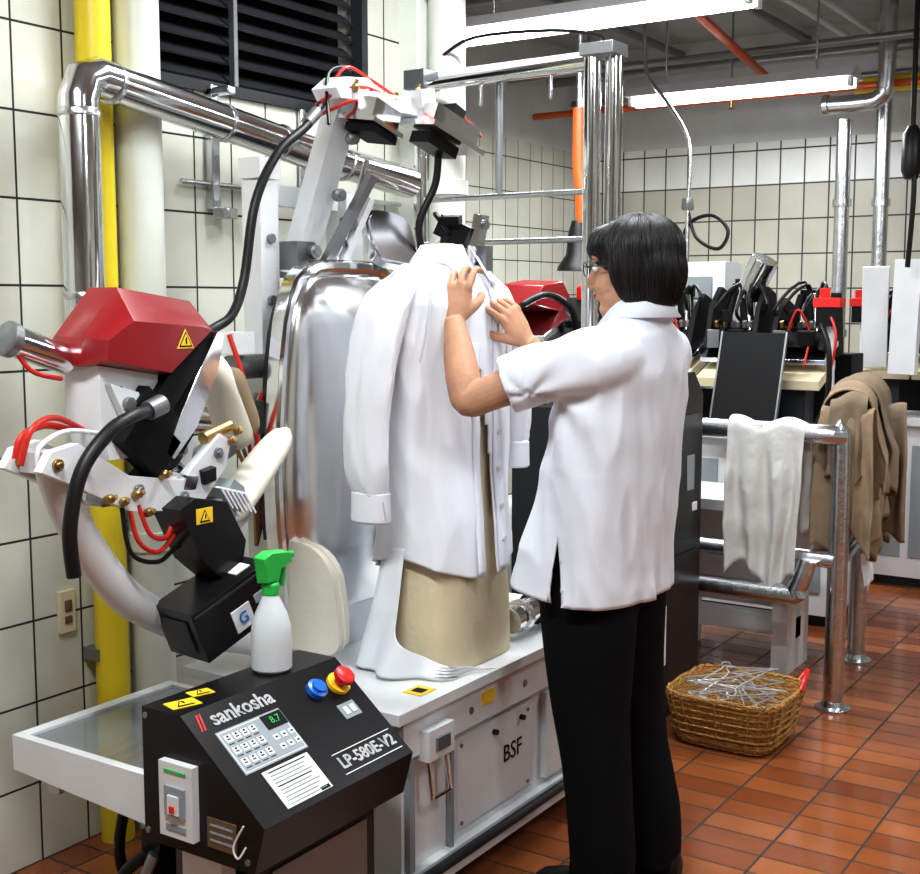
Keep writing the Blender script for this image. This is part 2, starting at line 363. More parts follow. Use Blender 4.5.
m.tube([(-1.60,2.66,.575),(-1.60,2.80,.585)],.035,STEEL,20); m.tube([(-1.60,2.78,.583),(-1.60,3.02,.60)],.045,RUBBER,20); m.box((-1.60,2.90,.54),(.08,.06,.05),GREY)
for y in(2.82,2.88,2.94): m.lathe((-1.60,y,.59),[(.045,0),(.05,.004),(.05,.02),(.045,.024)],RUBBER,(0,1,0))
m.lathe((-1.60,2.70,.578),[(.035,0),(.043,.003),(.043,.02),(.035,.023)],GALV,(0,1,0))
def platep(k,c=2.45):
    pts=[(0,1.50),(.06,1.50),(.12,1.497),(.165,1.482),(.20,1.455),(.225,1.41),(.245,1.35),(.262,1.25),(.275,1.12),(.285,.98),(.28,.85),(.26,.70),(.245,.60),(.22,.565)]
    L=[(c-a*k,1.03+(z-1.03)*k) for a,z in pts]; Rr=[(c+a*k,1.03+(z-1.03)*k) for a,z in reversed(pts[1:])]
    return L+Rr
m.prism(platep(1),'X',-1.99,-1.955,STEEL,1.0)
def ring3(k,x): return [Vector((x,a,b)) for a,b in platep(k)]
m.loft([ring3(.995,-1.955),ring3(.985,-1.946),ring3(.955,-1.943),ring3(.93,-1.949)],STEEL)
m.loft([ring3(.93,-1.952)]+[ring3(k,-1.949+.075*(1-(k/.93)**2)**.8) for k in(.925,.90,.85,.75,.6,.45,.3,.15,.05)],STEELP)
m.prism(platep(.9),'X',-2.03,-1.99,DGREY)
m.box((-2.06,2.45,1.0),(.08,.18,.5),WHITE)
m.tube([(-2.04,2.45,.55),(-2.04,2.45,.9)],.03,GREY)
m.box((-1.97,2.45,.57),(.07,.46,.10),WHITE)
m.box((-2.10,2.29,1.10),(.06,.065,1.18),WHITE); m.box((-2.10,2.29,1.72),(.07,.075,.05),WHITE)
m.box((-2.10,2.62,1.1),(.07,.07,1.16),WHITE)
for z in(1.0,1.2,1.4,1.55): m.lathe((-2.07,2.29,z),[(.012,0),(.012,.01)],GREY,(1,0,0))
m.box((-2.11,2.46,1.66),(.04,.27,.05),WHITE)
m.box((-2.05,2.37,1.50),(.06,.07,.09),GREY)
def link(b,p,q,w,t,mt,off=0):
    p=Vector(p);q=Vector(q); d=(q-p); L=d.length; d.normalize(); s_=Vector((1,0,0)); s_=(s_-d*s_.dot(d)).normalized(); n=d.cross(s_)
    c=(p+q)/2+s_*off
    vs=[c+d*x*(L/2)+s_*y*(t/2)+n*z*(w/2) for x in(-1,1) for y in(-1,1) for z in(-1,1)]
    b.add(vs,[(0,1,3,2),(4,6,7,5),(0,4,5,1),(2,3,7,6),(0,2,6,4),(1,5,7,3)],mt)
link(m,(-2.06,2.37,1.46),(-1.99,2.47,1.87),.075,.05,WHITE)
link(m,(-2.02,2.41,1.50),(-1.93,2.49,1.72),.026,.02,GREY,.03)
link(m,(-2.00,2.45,1.47),(-1.95,2.52,1.66),.02,.05,WHITE,.0)
m.tube([(-2.0,2.42,1.47),(-1.955,2.475,1.62)],.018,STEEL); m.tube([(-1.955,2.475,1.62),(-1.93,2.50,1.75)],.008,STEEL)
for p in((-2.01,2.38,1.52),(-1.97,2.43,1.66),(-1.95,2.46,1.8)): m.lathe(p,[(.016,0),(.016,.02),(.009,.022),(.009,.03)],GREY,(1,-.4,0))
for p in((-1.98,2.46,1.55),(-1.965,2.48,1.60)): m.box(p,(.04,.05,.025),STEEL,(20,0,10))
# collar press head
m.box((-1.96,2.49,1.90),(.09,.11,.05),WHITE,(18,0,10))
m.prism([(2.36,1.91),(2.41,1.945),(2.50,1.955),(2.57,1.92),(2.55,1.895),(2.38,1.885)],'X',-1.99,-1.92,WHITE,.9)
m.box((-1.90,2.48,1.86),(.10,.11,.05),STEEL,(-14,8,0)); m.box((-1.90,2.48,1.83),(.11,.13,.012),STEELP,(-14,8,0)); m.box((-1.90,2.48,1.812),(.09,.10,.02),BLACKM,(-14,8,0))
link(m,(-1.96,2.50,1.90),(-1.85,2.61,1.875),.04,.07,WHITE)
m.box((-1.81,2.66,1.845),(.11,.17,.05),STEEL,(-18,6,-10)); m.box((-1.81,2.66,1.815),(.13,.20,.014),STEELP,(-18,6,-10)); m.box((-1.82,2.64,1.795),(.07,.11,.03),BLACK,(-18,6,-10))
m.box((-1.84,2.61,1.90),(.05,.06,.06),WHITE,(10,0,0)); m.box((-1.80,2.70,1.88),(.04,.05,.03),BLACK,(-18,0,0))
m.tube([(-1.98,2.36,1.87),(-1.93,2.40,1.91),(-1.92,2.48,1.925),(-1.9,2.55,1.91),(-1.86,2.60,1.89)],.005,REDH,8,6)
m.tube([(-1.97,2.37,1.85),(-1.91,2.42,1.885),(-1.90,2.50,1.89),(-1.88,2.58,1.87),(-1.8,2.70,1.88),(-1.78,2.80,1.83)],.0045,REDH,8,6)
m.tube([(-1.97,2.38,1.88),(-1.95,2.44,1.97),(-1.93,2.52,1.95),(-1.90,2.6,1.91)],.004,REDH,8,6)
m.tube([(-1.92,2.34,1.82),(-1.97,2.4,1.95),(-1.96,2.48,1.975),(-1.93,2.52,1.93)],.0045,RUBBER,8,6)
for p in((-1.92,2.44,1.91),(-1.88,2.55,1.89),(-1.86,2.62,1.92)): m.lathe(p,[(.010,0),(.010,.015),(.005,.02),(.005,.03)],BRASS,(.3,0,1))
m.tube([(-1.96,2.36,1.87),(-1.95,2.29,1.81),(-1.95,2.19,1.74),(-1.95,2.11,1.62),(-1.95,2.07,1.45),(-1.94,2.02,1.37),(-1.94,1.965,1.34),(-1.93,1.92,1.33)],.011,RUBBER,10,6)
m.lathe((-1.955,2.30,1.82),[(.015,0),(.015,.05)],GREY,(0,.6,.5))
m.tube([(-1.82,2.66,1.80),(-1.83,2.66,1.70),(-1.86,2.63,1.60),(-1.86,2.64,1.50),(-1.9,2.66,1.42)],.010,RUBBER,10,6)
fr=Euler((R(-8),R(-30),R(-18))).to_matrix()
def slab(b,c,outline,t,mt,M):
    c=Vector(c); b.loft([[c+M@Vector((-t/2,u,v)) for u,v in outline],[c+M@Vector((t/2,u*.96,v*.96)) for u,v in outline]],mt)
OL=[(.075*math.copysign(abs(math.cos(2*math.pi*i/28))**.6,math.cos(2*math.pi*i/28)),.085*math.copysign(abs(math.sin(2*math.pi*i/28))**.6,math.sin(2*math.pi*i/28))) for i in range(28)]
slab(m,(-1.92,2.58,1.555),OL,.02,STEEL,fr); slab(m,(-1.912,2.58,1.557),[(a*.9,b*.9) for a,b in OL],.016,STEELP,fr)
m.tube([(-1.93,2.58,1.52),(-1.97,2.56,1.46)],.015,GREY)
m.box((-1.665,2.50,1.565),(.08,.055,.05),BLACK,(0,25,20)); m.box((-1.615,2.525,1.54),(.022,.045,.13),STEEL,(0,10,10)); m.box((-1.60,2.54,1.50),(.02,.03,.06),GREY)
m.box((-1.66,2.475,1.59),(.05,.04,.02),BLACK,(10,0,20))
m.tube([(-1.66,2.47,1.56),(-1.68,2.455,1.595),(-1.70,2.47,1.605)],.007,RUBBER,8,4); m.lathe((-1.61,2.53,1.58),[(.012,0),(.012,.02)],GREY,(1,0,0))
m.tube([(-1.68,2.48,1.50),(-1.67,2.49,1.565)],.02,BLACK)
for k in range(5):
    m.tube([(-2.02,2.16+.02*k,1.18),(-2.05,2.13+.025*k,1.08-.01*k),(-2.04,2.18+.015*k,.95),(-2.05,2.2,.8)],.005,[BRASS,GREY,REDH,BRASS,RUBBER][k],8,5)
m.tube([(-2.06,2.13,1.24),(-2.06,2.27,1.24)],.03,GREY); m.box((-2.04,2.17,1.12),(.05,.06,.08),GREY); m.box((-2.05,2.14,1.30),(.06,.07,.05),WHITE); m.tube([(-2.03,2.10,1.32),(-2.0,2.12,1.2),(-2.0,2.16,1.05)],.006,REDH,8,4)
m.done(.0025)

# ------------------------------------------------------------------ dress shirt on form
TAB=[(1.505,.058,.062),(1.485,.068,.092),(1.468,.078,.13),(1.452,.088,.17),(1.43,.10,.200),(1.39,.112,.212),(1.3,.117,.208),(1.15,.116,.198),(1.0,.119,.190),(.88,.126,.192),(.80,.132,.196),(.735,.137,.20)]
def lerp_tab(z):
    for a,b in zip(TAB,TAB[1:]):
        if a[0]>=z>=b[0]:
            t=(a[0]-z)/(a[0]-b[0]); return a[1]+(b[1]-a[1])*t,a[2]+(b[2]-a[2])*t
    return TAB[-1][1:]
def shirt_pt(th,z,extra=0):
    dx,wy=lerp_tab(max(.735,min(1.505,z))); c=math.cos(th); s_=math.sin(th)
    k=max(0,min(1,(1.40-z)/.6)); q=1 if z<1.42 else max(0,(1.49-z)/.07)
    f=1+k*.028*math.sin(6*th+1.5*z)+k*.015*math.sin(11*th-3*z+1)
    f+=q*(.050*ridge(Vector((c*1.6+4,s_*1.6,z*2.2+th*.4)))+.034*ridge(Vector((c*3.4,s_*3.4+2,z*6+th))))
    x=CX+(dx*f+extra)*math.copysign(abs(c)**.8,c); y=CY+(wy*f+extra)*math.copysign(abs(s_)**.8,s_)
    return Vector((x,y,z))
s=B('dress_shirt')
n=180; K=120; vs=[];fs=[]
for i in range(K+1):
    for j in range(n):
        th=2*math.pi*j/n
        zb=.765-.028*math.cos(2*th)
        z=1.505+(zb-1.505)*i/K
        vs.append(shirt_pt(th,z))
for i in range(K):
    zz=1.505-.75*i/K
    for j in range(n):
        th=2*math.pi*j/n
        d=(th+math.pi)%(2*math.pi)-math.pi
        if zz<1.30 and -.10<d<-.10+ .16*min(1,(1.30-zz)/.30): continue
        fs.append((i*n+j,i*n+(j+1)%n,(i+1)*n+(j+1)%n,(i+1)*n+j))
s.add(vs,fs,SHIRT)
def sleeve(path,seed):
    P=catm(path,10); rings=[]
    for i,p in enumerate(P):
        q=[]
        for j in range(56):
            a=2*math.pi*j/56; f=1+.06*math.sin(3*a+i*.07+seed)+.20*ridge(Vector((math.cos(a)*1.3+seed,math.sin(a)*1.3,p[2]*5)))+.07*ridge(Vector((math.cos(a)*3+seed,math.sin(a)*3,p[2]*14)))-.05
            q.append(Vector((p[0]+p[3]*f*math.cos(a),p[1]+p[4]*f*math.sin(a),p[2]+.03*math.sin(a)*(-1 if p[1]>CY else 1)*max(0,1-i/12))))
        rings.append(q)
    s.loft(rings,SHIRT,False)
sleeve([(-1.685,2.31,1.455,.03,.02),(-1.69,2.285,1.43,.055,.033),(-1.70,2.25,1.37,.064,.038),(-1.705,2.225,1.25,.064,.036),(-1.712,2.215,1.1,.060,.034),(-1.712,2.215,1.0,.055,.031),(-1.71,2.22,.955,.048,.028)],0)
s.loft([ering(-1.71,2.22,z,rx,ry,36) for z,rx,ry in((.96,.044,.026),(.958,.050,.030),(.895,.051,.031),(.89,.046,.027))],SHIRT,False)
sleeve([(-1.67,2.65,1.45,.03,.02),(-1.665,2.675,1.42,.05,.033),(-1.655,2.70,1.34,.06,.038),(-1.64,2.72,1.2,.060,.036),(-1.635,2.72,1.1,.055,.034),(-1.635,2.72,1.03,.046,.030)],2)
s.loft([ering(-1.635,2.72,z,rx,ry,36) for z,rx,ry in((1.04,.044,.028),(1.035,.050,.032),(.975,.051,.033),(.97,.046,.029))],SHIRT,False)
s.tube([(-1.61,2.318,1.455),(-1.592,2.290,1.40),(-1.590,2.272,1.33),(-1.60,2.262,1.26)],.0016,SEAM,6,5)
s.tube([(-1.655,2.193,.945),(-1.652,2.20,.90)],.0012,SEAM,6)
def col(r0,z0,r1,z1,pt,a0=.16,dp=.35,wd=.5):
    rr=[]
    for t in(0,.33,.66,1):
        q=[]
        for j in range(72):
            a=a0+(2*math.pi-2*a0)*j/71
            d=min(a,2*math.pi-a); pnt=max(0,1-abs(d-dp)/wd)*pt*t
            r=r0+(r1-r0)*t+pnt*.6
            q.append(Vector((CX+.004+r*math.cos(a),CY+r*1.12*math.sin(a),z0+(z1-z0)*t-pnt)))
        rr.append(q)
    vs=[p for q in rr for p in q]; n_=72
    s.add(vs,[(i*n_+j,i*n_+j+1,(i+1)*n_+j+1,(i+1)*n_+j) for i in range(3) for j in range(n_-1)],SHIRT)
col(.062,1.49,.058,1.530,0,.22); col(.058,1.530,.088,1.484,.055,.22,.42,.5)
def strip(t0,t1,z0,z1,ex,mt,k=30):
    vs=[];fs=[]
    for i in range(k+1):
        z=z0+(z1-z0)*i/k
        for t in(t0,(t0+t1)/2,t1): vs.append(shirt_pt(t,z,ex))
    for i in range(k):
        for j in range(2): fs.append((i*3+j,i*3+j+1,(i+1)*3+j+1,(i+1)*3+j))
    s.add(vs,fs,mt)
strip(.10,.26,1.475,.745,.004,SHIRT,60); strip(-.22,-.11,1.30,.745,.003,SHIRT,50)
for z in(1.44,1.35,1.26,1.17,1.08,.99,.9,.82):
    p=shirt_pt(.18,z,.007); s.lathe(p,[(.006,-.001),(.006,.002)],BUTTON,(1,0,0),12)
strip(.42,.95,1.30,1.17,.004,SHIRT,10)
ds=s.done(0,None,.0022,recalc=False)

s=B('buck_cover_cloth'); vs=[];fs=[]; na=100;nz=44
for i in range(nz+1):
    t=i/nz; z=.82-.294*t
    st=R(-84)+R(72)*max(0,(t-.60)/.40)**2.2
    for j in range(na+1):
        th=st+(R(-235)-st)*j/na
        b_=.5+.5*math.sin(th*9+t*2.5+1.5*noise.noise(Vector((th,t*2,0))))
        dx=.130+.035*t*t+ .030*b_*t; wy=.190+.018*min(1,t*2)+.030*t*t+.030*b_*t
        zz=max(z,.5235+.004*b_)
        vs.append((CX+dx*math.cos(th),CY+wy*math.sin(th),zz))
for i in range(nz):
    for j in range(na): fs.append((i*(na+1)+j,i*(na+1)+j+1,(i+1)*(na+1)+j+1,(i+1)*(na+1)+j))
s.add(vs,fs,SHIRT); s.done(0,None,.002,recalc=False)

# ------------------------------------------------------------------ control console
c=B('control_console')
Y0,Y1=1.51,1.95
c.prism([(-1.70,.40),(-1.70,.655),(-1.60,.655),(-1.40,.49),(-1.425,.40)],'Y',Y0,Y1,BLACK)
c.bb((-1.68,1.58,.0),(-1.47,1.91,.40),DGREY); c.bb((-1.465,1.60,.06),(-1.468,1.88,.36),GREY)
c.bb((-1.74,1.535,.0),(-1.69,1.575,.40),BLACK); c.bb((-1.62,1.525,0),(-1.52,1.56,.40),WHITE)
n_=Vector((.636,0,.771)); v_=Vector((-.771,0,.636)); 
def SP(y,d,h=.0008):
    return Vector((-1.60,y,.655))-v_*d+n_*h
def splate(y,d,w,l,mt,h=.001):
    p=SP(y,d,h); u=Vector((0,1,0))
    q=[p+u*a*w/2+v_*b*l/2 for a,b in((-1,-1),(1,-1),(1,1),(-1,1))]
    c.loft([[x-n_*.002 for x in q],[x+n_*.0005 for x in q]],mt)
for dd in(0,.0007,-.0007): c.text('sankosha',.045,SP(1.645+dd,.03+dd,.0008),(0,1,0),v_,LABEL)
c.text('/',.05,SP(1.535,.03),(0,1,0),v_,REDP); c.text('/',.05,SP(1.543,.03),(0,1,0),v_,REDP)
splate(1.635,.107,.17,.098,LABG,.001); splate(1.635,.107,.164,.092,PANEL,.0013); splate(1.635,.107,.160,.088,LABG,.0016)
splate(1.690,.078,.055,.032,INK,.0026); c.text('8.7',.022,SP(1.692,.078,.0046),(0,1,0),v_,GREEN,.0003)
for i in range(4):
    for j in range(3):
        yy=1.568+.0215*i; d_=.078+.027*j; splate(yy,d_,.016,.015,LABEL,.0026); splate(yy,d_+.002,.008,.0022,INK,.0036); splate(yy,d_-.004,.004,.004,INK,.0036); splate(yy,d_+.012,.014,.0016,INK,.0026)
for i in range(3):
    for j in range(2): splate(1.668+.021*i,.112+.022*j,.014,.012,LABEL,.0026); splate(1.668+.021*i,.112+.022*j,.006,.003,INK,.0036)
splate(1.645,.205,.125,.082,LABEL)
for k in range(10): splate(1.645-.004*(k%3),.170+.0078*k,.100-.008*(k%3),.0022,INK if k in(0,4) else LABG,.002)
splate(1.69,.241,.024,.007,INK,.002)
for dd in(0,.0007,-.0007): c.text('LP-580E-V2',.036,SP(1.845+dd,.215+dd),(0,1,0),v_,LABEL)
splate(1.845,.238,.18,.0018,LABEL); splate(1.845,.192,.18,.0018,LABEL)
c.lathe(SP(1.835,.055,0),[(.022,0),(.022,.012),(.015,.014),(.015,.02)],BLUE,n_); c.lathe(SP(1.90,.06,0),[(.026,0),(.026,.008)],YELW,n_); c.lathe(SP(1.90,.06,.008),[(.012,0),(.012,.012),(.022,.016),(.022,.026),(.016,.030)],REDP,n_)
splate(1.88,.12,.05,.035,LABG); splate(1.87,.12,.013,.018,LABEL,.003); splate(1.89,.12,.013,.018,LABEL,.003)
def warn(b,pc,u,v,sz):
    pc=Vector(pc);u=Vector(u).normalized();v=Vector(v).normalized();nn=u.cross(v)
    q=[pc+u*a*sz+v*bb_*sz+nn*.001 for a,bb_ in((-1.15,-.8),(1.15,-.8),(1.15,.8),(-1.15,.8))]; b.loft([[x-nn*.002 for x in q],q],YELW)
    for k_,mt,h in((.72,INK,.0022),(.52,YELW,.003)):
        q=[pc+u*a*sz*k_+v*(bb_*sz*k_-.08*sz)+nn*h for a,bb_ in((-1,-.75),(1,-.75),(0,1.))]; b.loft([[x-nn*.0015 for x in q],q],mt)
    q=[pc+u*a*sz+v*bb_*sz+nn*.0042 for a,bb_ in((-.07,-.25),(.07,-.25),(.07,.2),(-.07,.2))]; b.loft([[x-nn*.0015 for x in q],q],INK)
def warntri(b,pc,u,v,sz):
    pc=Vector(pc);u=Vector(u).normalized();v=Vector(v).normalized();nn=u.cross(v)
    for k_,mt,h in((1,YELW,.0012),(.78,INK,.0022),(.60,YELW,.003)):
        q=[pc+u*a*sz*k_+v*(bb_*sz*k_)+nn*h for a,bb_ in((-1,-.65),(1,-.65),(0,1.))]; b.loft([[x-nn*.0015 for x in q],q],mt)
    q=[pc+u*a*sz+v*bb_*sz+nn*.0042 for a,bb_ in((-.07,-.25),(.07,-.25),(.07,.3),(-.07,.3))]; b.loft([[x-nn*.0015 for x in q],q],INK)
warn(c,(-1.645,1.56,.6552),(.3,1,0),(-1,.3,0),.026); warn(c,(-1.665,1.625,.6552),(.3,1,0),(-1,.3,0),.020)
c.box((-1.60,Y0-.008,.50),(.085,.016,.14),LABEL); c.box((-1.60,Y0-.018,.50),(.05,.006,.055),LABG); c.box((-1.60,Y0-.022,.495),(.026,.006,.035),LABEL); c.box((-1.60,Y0-.026,.488),(.010,.006,.012),REDP); c.box((-1.60,Y0-.017,.555),(.055,.002,.004),GREEN); c.box((-1.60,Y0-.017,.45),(.05,.002,.01),LABG)
c.box((-1.50,Y0-.002,.455),(.07,.003,.055),BROWNL)
for k in range(3): c.box((-1.50,Y0-.004,.47-.014*k),(.055,.001,.004),LABG)
for x,z in((-1.69,.64),(-1.69,.42),(-1.44,.42)): c.lathe((x,Y0,z),[(.006,-.002),(.006,.003)],GREY,(0,-1,0),10)
c.tube([(-1.44,1.50,.49),(-1.46,1.495,.45),(-1.45,1.495,.43),(-1.44,1.505,.45)],.002,LABEL,6,4)
c.tube([(-1.72,1.53,.36),(-1.78,1.50,.28),(-1.80,1.49,.12),(-1.76,1.50,.012)],.012,RUBBER,10,5); c.tube([(-1.70,1.53,.36),(-1.75,1.50,.2),(-1.70,1.49,.1),(-1.66,1.50,.012)],.012,GREY,10,5)
c.done(.004)

t=B('parts_tray')
X0,X1,Ya,Yb=-2.14,-1.735,1.55,1.99
t.prism([(X0,.425),(X0,.50),(X1,.50),(X1,.40)],'Y',Ya,Ya+.02,WHITE)
t.bb((X0,Yb-.02,.41),(X1,Yb,.50),WHITE)
t.bb((X0,Ya+.0205,.415),(X0+.03,Yb-.0205,.50),WHITE); t.bb((X1-.02,Ya+.0205,.41),(X1,Yb-.0205,.50),WHITE); t.bb((X0+.0305,Ya+.0205,.41),(X1-.0205,Yb-.0205,.42),LABG)
t.bb((X0+.031,Ya+.021,.488),(X1-.021,Yb-.021,.494),GLASS)
for k in range(14):
    x=-2.04+.020*k; t.tube([(x,1.64+.01*k,.43),(x+.05,1.7,.455),(x-.02,1.8,.43),(x+.04,1.9,.45)],.006,[REDH,GREY,RUBBER,BRASS][k%4],8,4)
t.box((-1.85,1.8,.44),(.09,.12,.04),DGREY); t.box((-1.98,1.85,.44),(.08,.08,.04),BLACK)
for x in(-2.08,-1.80): t.bb((x-.02,Ya+.05,.37),(x+.02,2.09,.409),WHITE)
for x in(-2.08,-1.8): t.bb((x-.015,Yb-.04,0),(x+.015,Yb-.01,.37),GREY)
t.tube([(-1.95,1.7,.40),(-1.95,1.66,.25),(-1.93,1.7,.1),(-1.88,1.75,.012)],.012,RUBBER,10,5)
t.done(.003)

b=B('spray_bottle'); bx,by,bz=-1.65,1.81,.656
b.lathe((bx,by,bz),[(.036,0),(.041,.006),(.0415,.05),(.040,.09),(.032,.118),(.018,.150),(.0145,.160)],BOT,n=32)
b.lathe((bx,by,bz+.155),[(.018,0),(.018,.022),(.014,.026)],GREEN)
b.prism([(1.785,bz+.18),(1.78,bz+.215),(1.775,bz+.235),(1.80,bz+.245),(1.86,bz+.238),(1.865,bz+.215),(1.83,bz+.205),(1.822,bz+.18)],'X',bx-.014,bx+.014,GREEN,.92)
b.prism([(1.845,bz+.208),(1.852,bz+.205),(1.846,bz+.165),(1.838,bz+.168)],'X',bx-.006,bx+.006,GREEN)
b.lathe((bx,1.865,bz+.227),[(.008,0),(.007,.012)],GREEN,(0,1,0))
b.done(.002)

# ------------------------------------------------------------------ sleeve press
p=B('sleeve_press')
HT=[(1.560,1.275),(1.562,1.330),(1.650,1.425),(1.845,1.398),(1.882,1.358),(1.79,1.290),(1.735,1.245)]
HI=[(1.572,1.285),(1.576,1.325),(1.640,1.360),(1.825,1.345),(1.850,1.338),(1.785,1.292),(1.733,1.255)]
p.loft([[Vector((x,y,z)) for y,z in pr] for x,pr in((-2.00,HI),(-1.975,HT),(-1.895,HT),(-1.835,HI))],RED)
p.prism([(1.735,1.245),(1.868,1.335),(1.862,1.30),(1.79,1.225),(1.74,1.17),(1.70,1.15),(1.69,1.19)],'X',-1.99,-1.85,BLACKM)
p.loft([[Vector((x,y,z)) for y,z in pr] for x,pr in((-2.02,[(1.895,1.335),(1.907,1.33),(1.89,1.26),(1.825,1.15),(1.77,1.09),(1.76,1.10),(1.805,1.17),(1.87,1.265)]),(-1.835,[(1.865,1.335),(1.885,1.33),(1.862,1.25),(1.80,1.14),(1.735,1.08),(1.715,1.095),(1.755,1.17),(1.81,1.255)]))],STEEL)
warntri(p,(-1.8345,1.772,1.318),(0,1,.0),(0,0,1),.024)
p.prism([(1.58,1.275),(1.73,1.25),(1.72,1.17),(1.66,1.09),(1.60,1.09),(1.58,1.16)],'X',-1.97,-1.87,WHITE)
p.prism([(1.59,1.24),(1.66,1.22),(1.70,1.10),(1.66,1.08),(1.62,1.18)],'X',-1.868,-1.85,WHITE)
for y,z in((1.63,1.20),(1.68,1.12)): p.lathe((-1.85,y,z),[(.013,0),(.013,.012)],GREY,(1,0,0),12)
p.tube([(-1.95,1.435,1.33),(-1.95,1.57,1.285)],.030,STEEL,18); p.lathe((-1.95,1.43,1.332),[(.028,0),(.034,.004),(.034,.02),(.030,.024)],GREY,(0,1,-.37))
p.tube([(-1.95,1.44,1.33),(-1.93,1.47,1.27),(-1.93,1.54,1.25)],.005,REDH,8,5)
p.tube([(-1.90,1.62,1.22),(-1.90,1.78,1.07)],.036,BLACK,18); p.tube([(-1.90,1.78,1.07),(-1.90,1.88,.98)],.014,STEEL)
p.box((-1.86,1.68,1.12),(.05,.12,.09),BLACKM,(-42,0,0)); p.box((-1.86,1.72,1.16),(.04,.16,.05),BLACKM,(-42,0,0))
for x in(-1.955,-1.85):
    p.prism([(1.415,1.09),(1.44,1.125),(1.50,1.135),(1.62,1.06),(1.76,1.035),(1.87,1.12),(1.90,1.10),(1.885,1.05),(1.80,.965),(1.62,.99),(1.48,1.06)],'X',x-.012,x+.012,WHITE)
    for y,z in((1.45,1.10),(1.51,1.09),(1.64,1.03),(1.76,1.0),(1.86,1.08)): p.lathe((x+.010,y,z),[(.012,0),(.012,.008),(.006,.009),(.006,.014)],GREY if y>1.46 else BRASS,(1,0,0),12)
p.box((-1.90,1.72,1.01),(.10,.08,.05),WHITE,(10,0,0)); p.box((-1.90,1.47,1.10),(.09,.05,.04),WHITE)
p.tube([(-1.90,1.48,1.11),(-1.90,1.51,1.02),(-1.90,1.57,.91),(-1.90,1.66,.80),(-1.91,1.79,.72),(-1.93,1.94,.655),(-1.95,2.09,.60),(-1.96,2.17,.53)],[.032,.034,.036,.036,.036,.036,.036,.04],WHITE,18,5)
p.lathe((-1.96,2.17,.52),[(.07,0),(.07,.012),(.045,.02)],WHITE)
def pad(c,l,w,t_,ang,mt):
    M=Euler((R(ang),0,0)).to_matrix()
    rings=[]
    for i in range(17):
        q=-1+2*i/16; ww=w*(1-abs(q)**4)**.5*(1-.18*q); tt=t_*(1-abs(q)**6)**.5
        if abs(q)==1: ww=w*.2;tt=t_*.2
        rings.append([Vector(c)+M@Vector((ww*math.cos(2*math.pi*j/20),q*l,tt*math.sin(2*math.pi*j/20))) for j in range(20)])
    p.loft(rings,mt)
pad((-1.87,2.00,1.01),.15,.05,.028,40,PAD); pad((-1.88,1.98,.988),.14,.04,.02,40,WHITE)
pad((-1.97,2.02,1.17),.12,.05,.032,112,PAD); pad((-1.945,2.045,1.17),.085,.03,.028,112,BEIGE); p.box((-1.97,1.98,1.06),(.04,.10,.05),GREY,(20,0,0)); p.tube([(-1.95,1.88,1.02),(-1.96,2.0,1.08)],.015,STEEL)
p.prism([(1.83,.95),(1.90,1.02),(1.93,1.00),(1.95,.93),(1.90,.90)],'X',-1.90,-1.83,LABG)
for k in range(6): p.box((-1.86,1.865+.014*k,.985-.004*k),(.085,.005,.06),WHITE,(35,0,0))
p.prism([(1.70,.985),(1.74,1.005),(1.83,.985),(1.885,.895),(1.87,.83),(1.82,.82),(1.76,.87)],'X',-1.87,-1.785,BLACK)
warn(p,(-1.785,1.765,.965),(0,1,0),(0,0,1),.020)
def BX(ctr,rot):
    M=Euler([R(a) for a in rot]).to_matrix(); ctr=Vector(ctr)
    return (lambda x,y,z: ctr+M@Vector((x,y,z))),M
rt=(22,0,-8); f_,Mb=BX((-1.80,1.815,.765),rt)
p.box(f_(0,0,0),(.13,.21,.115),BLACK,rt); p.box(f_(.066,0,.045),(.004,.20,.006),DGREY,rt); p.box(f_(.066,.005,-.018),(.003,.05,.05),LABEL,rt)
p.text('G',.035,f_(.069,.005,-.018),Mb@Vector((0,1,0)),Mb@Vector((0,0,1)),BLUE)
p.box(f_(.066,.06,.0),(.003,.03,.02),LABG,rt); p.box(f_(.02,.06,.0585),(.04,.04,.003),LABEL,rt); p.lathe(f_(.03,-.07,-.062),[(.012,-.008),(.012,.012)],GREEN); p.box(f_(0,-.108,0),(.08,.004,.07),DGREY,rt)
# hoses
p.tube([(-1.82,1.66,1.185),(-1.80,1.60,1.18),(-1.79,1.53,1.155),(-1.79,1.465,1.09),(-1.79,1.435,.99),(-1.79,1.44,.90)],.014,RUBBER,12,6)
p.lathe((-1.82,1.655,1.185),[(.020,0),(.020,.04)],GREY,(0,1,.3))
p.tube([(-1.93,1.56,1.15),(-1.92,1.49,1.165),(-1.91,1.43,1.15),(-1.91,1.415,1.11)],.007,REDH,8,6)
p.tube([(-1.93,1.60,1.14),(-1.90,1.50,1.18),(-1.88,1.43,1.165),(-1.89,1.41,1.10)],.006,REDH,8,6)
p.tube([(-1.88,1.60,1.14),(-1.88,1.51,1.155),(-1.87,1.44,1.135),(-1.87,1.43,1.10)],.005,LABEL,8,6)
p.tube([(-1.84,1.62,.99),(-1.83,1.63,.93),(-1.83,1.68,.90),(-1.84,1.74,.93)],.005,REDH,8,6)
p.tube([(-1.84,1.64,1.0),(-1.83,1.66,.94),(-1.83,1.70,.925),(-1.84,1.73,.95)],.005,REDH,8,6)
p.tube([(-1.84,1.60,1.0),(-1.83,1.61,.91),(-1.83,1.68,.88),(-1.84,1.75,.90),(-1.82,1.80,.86)],.005,RUBBER,8,6)
for y,z in((1.60,1.01),(1.63,1.02),(1.66,.98),(1.70,1.05),(1.56,1.02),(1.90,1.10),(1.92,1.12)):
    p.lathe((-1.84,y,z),[(.009,0),(.009,.018),(.005,.022),(.005,.03)],BRASS,(1,random.uniform(-.5,.5),.3),10)
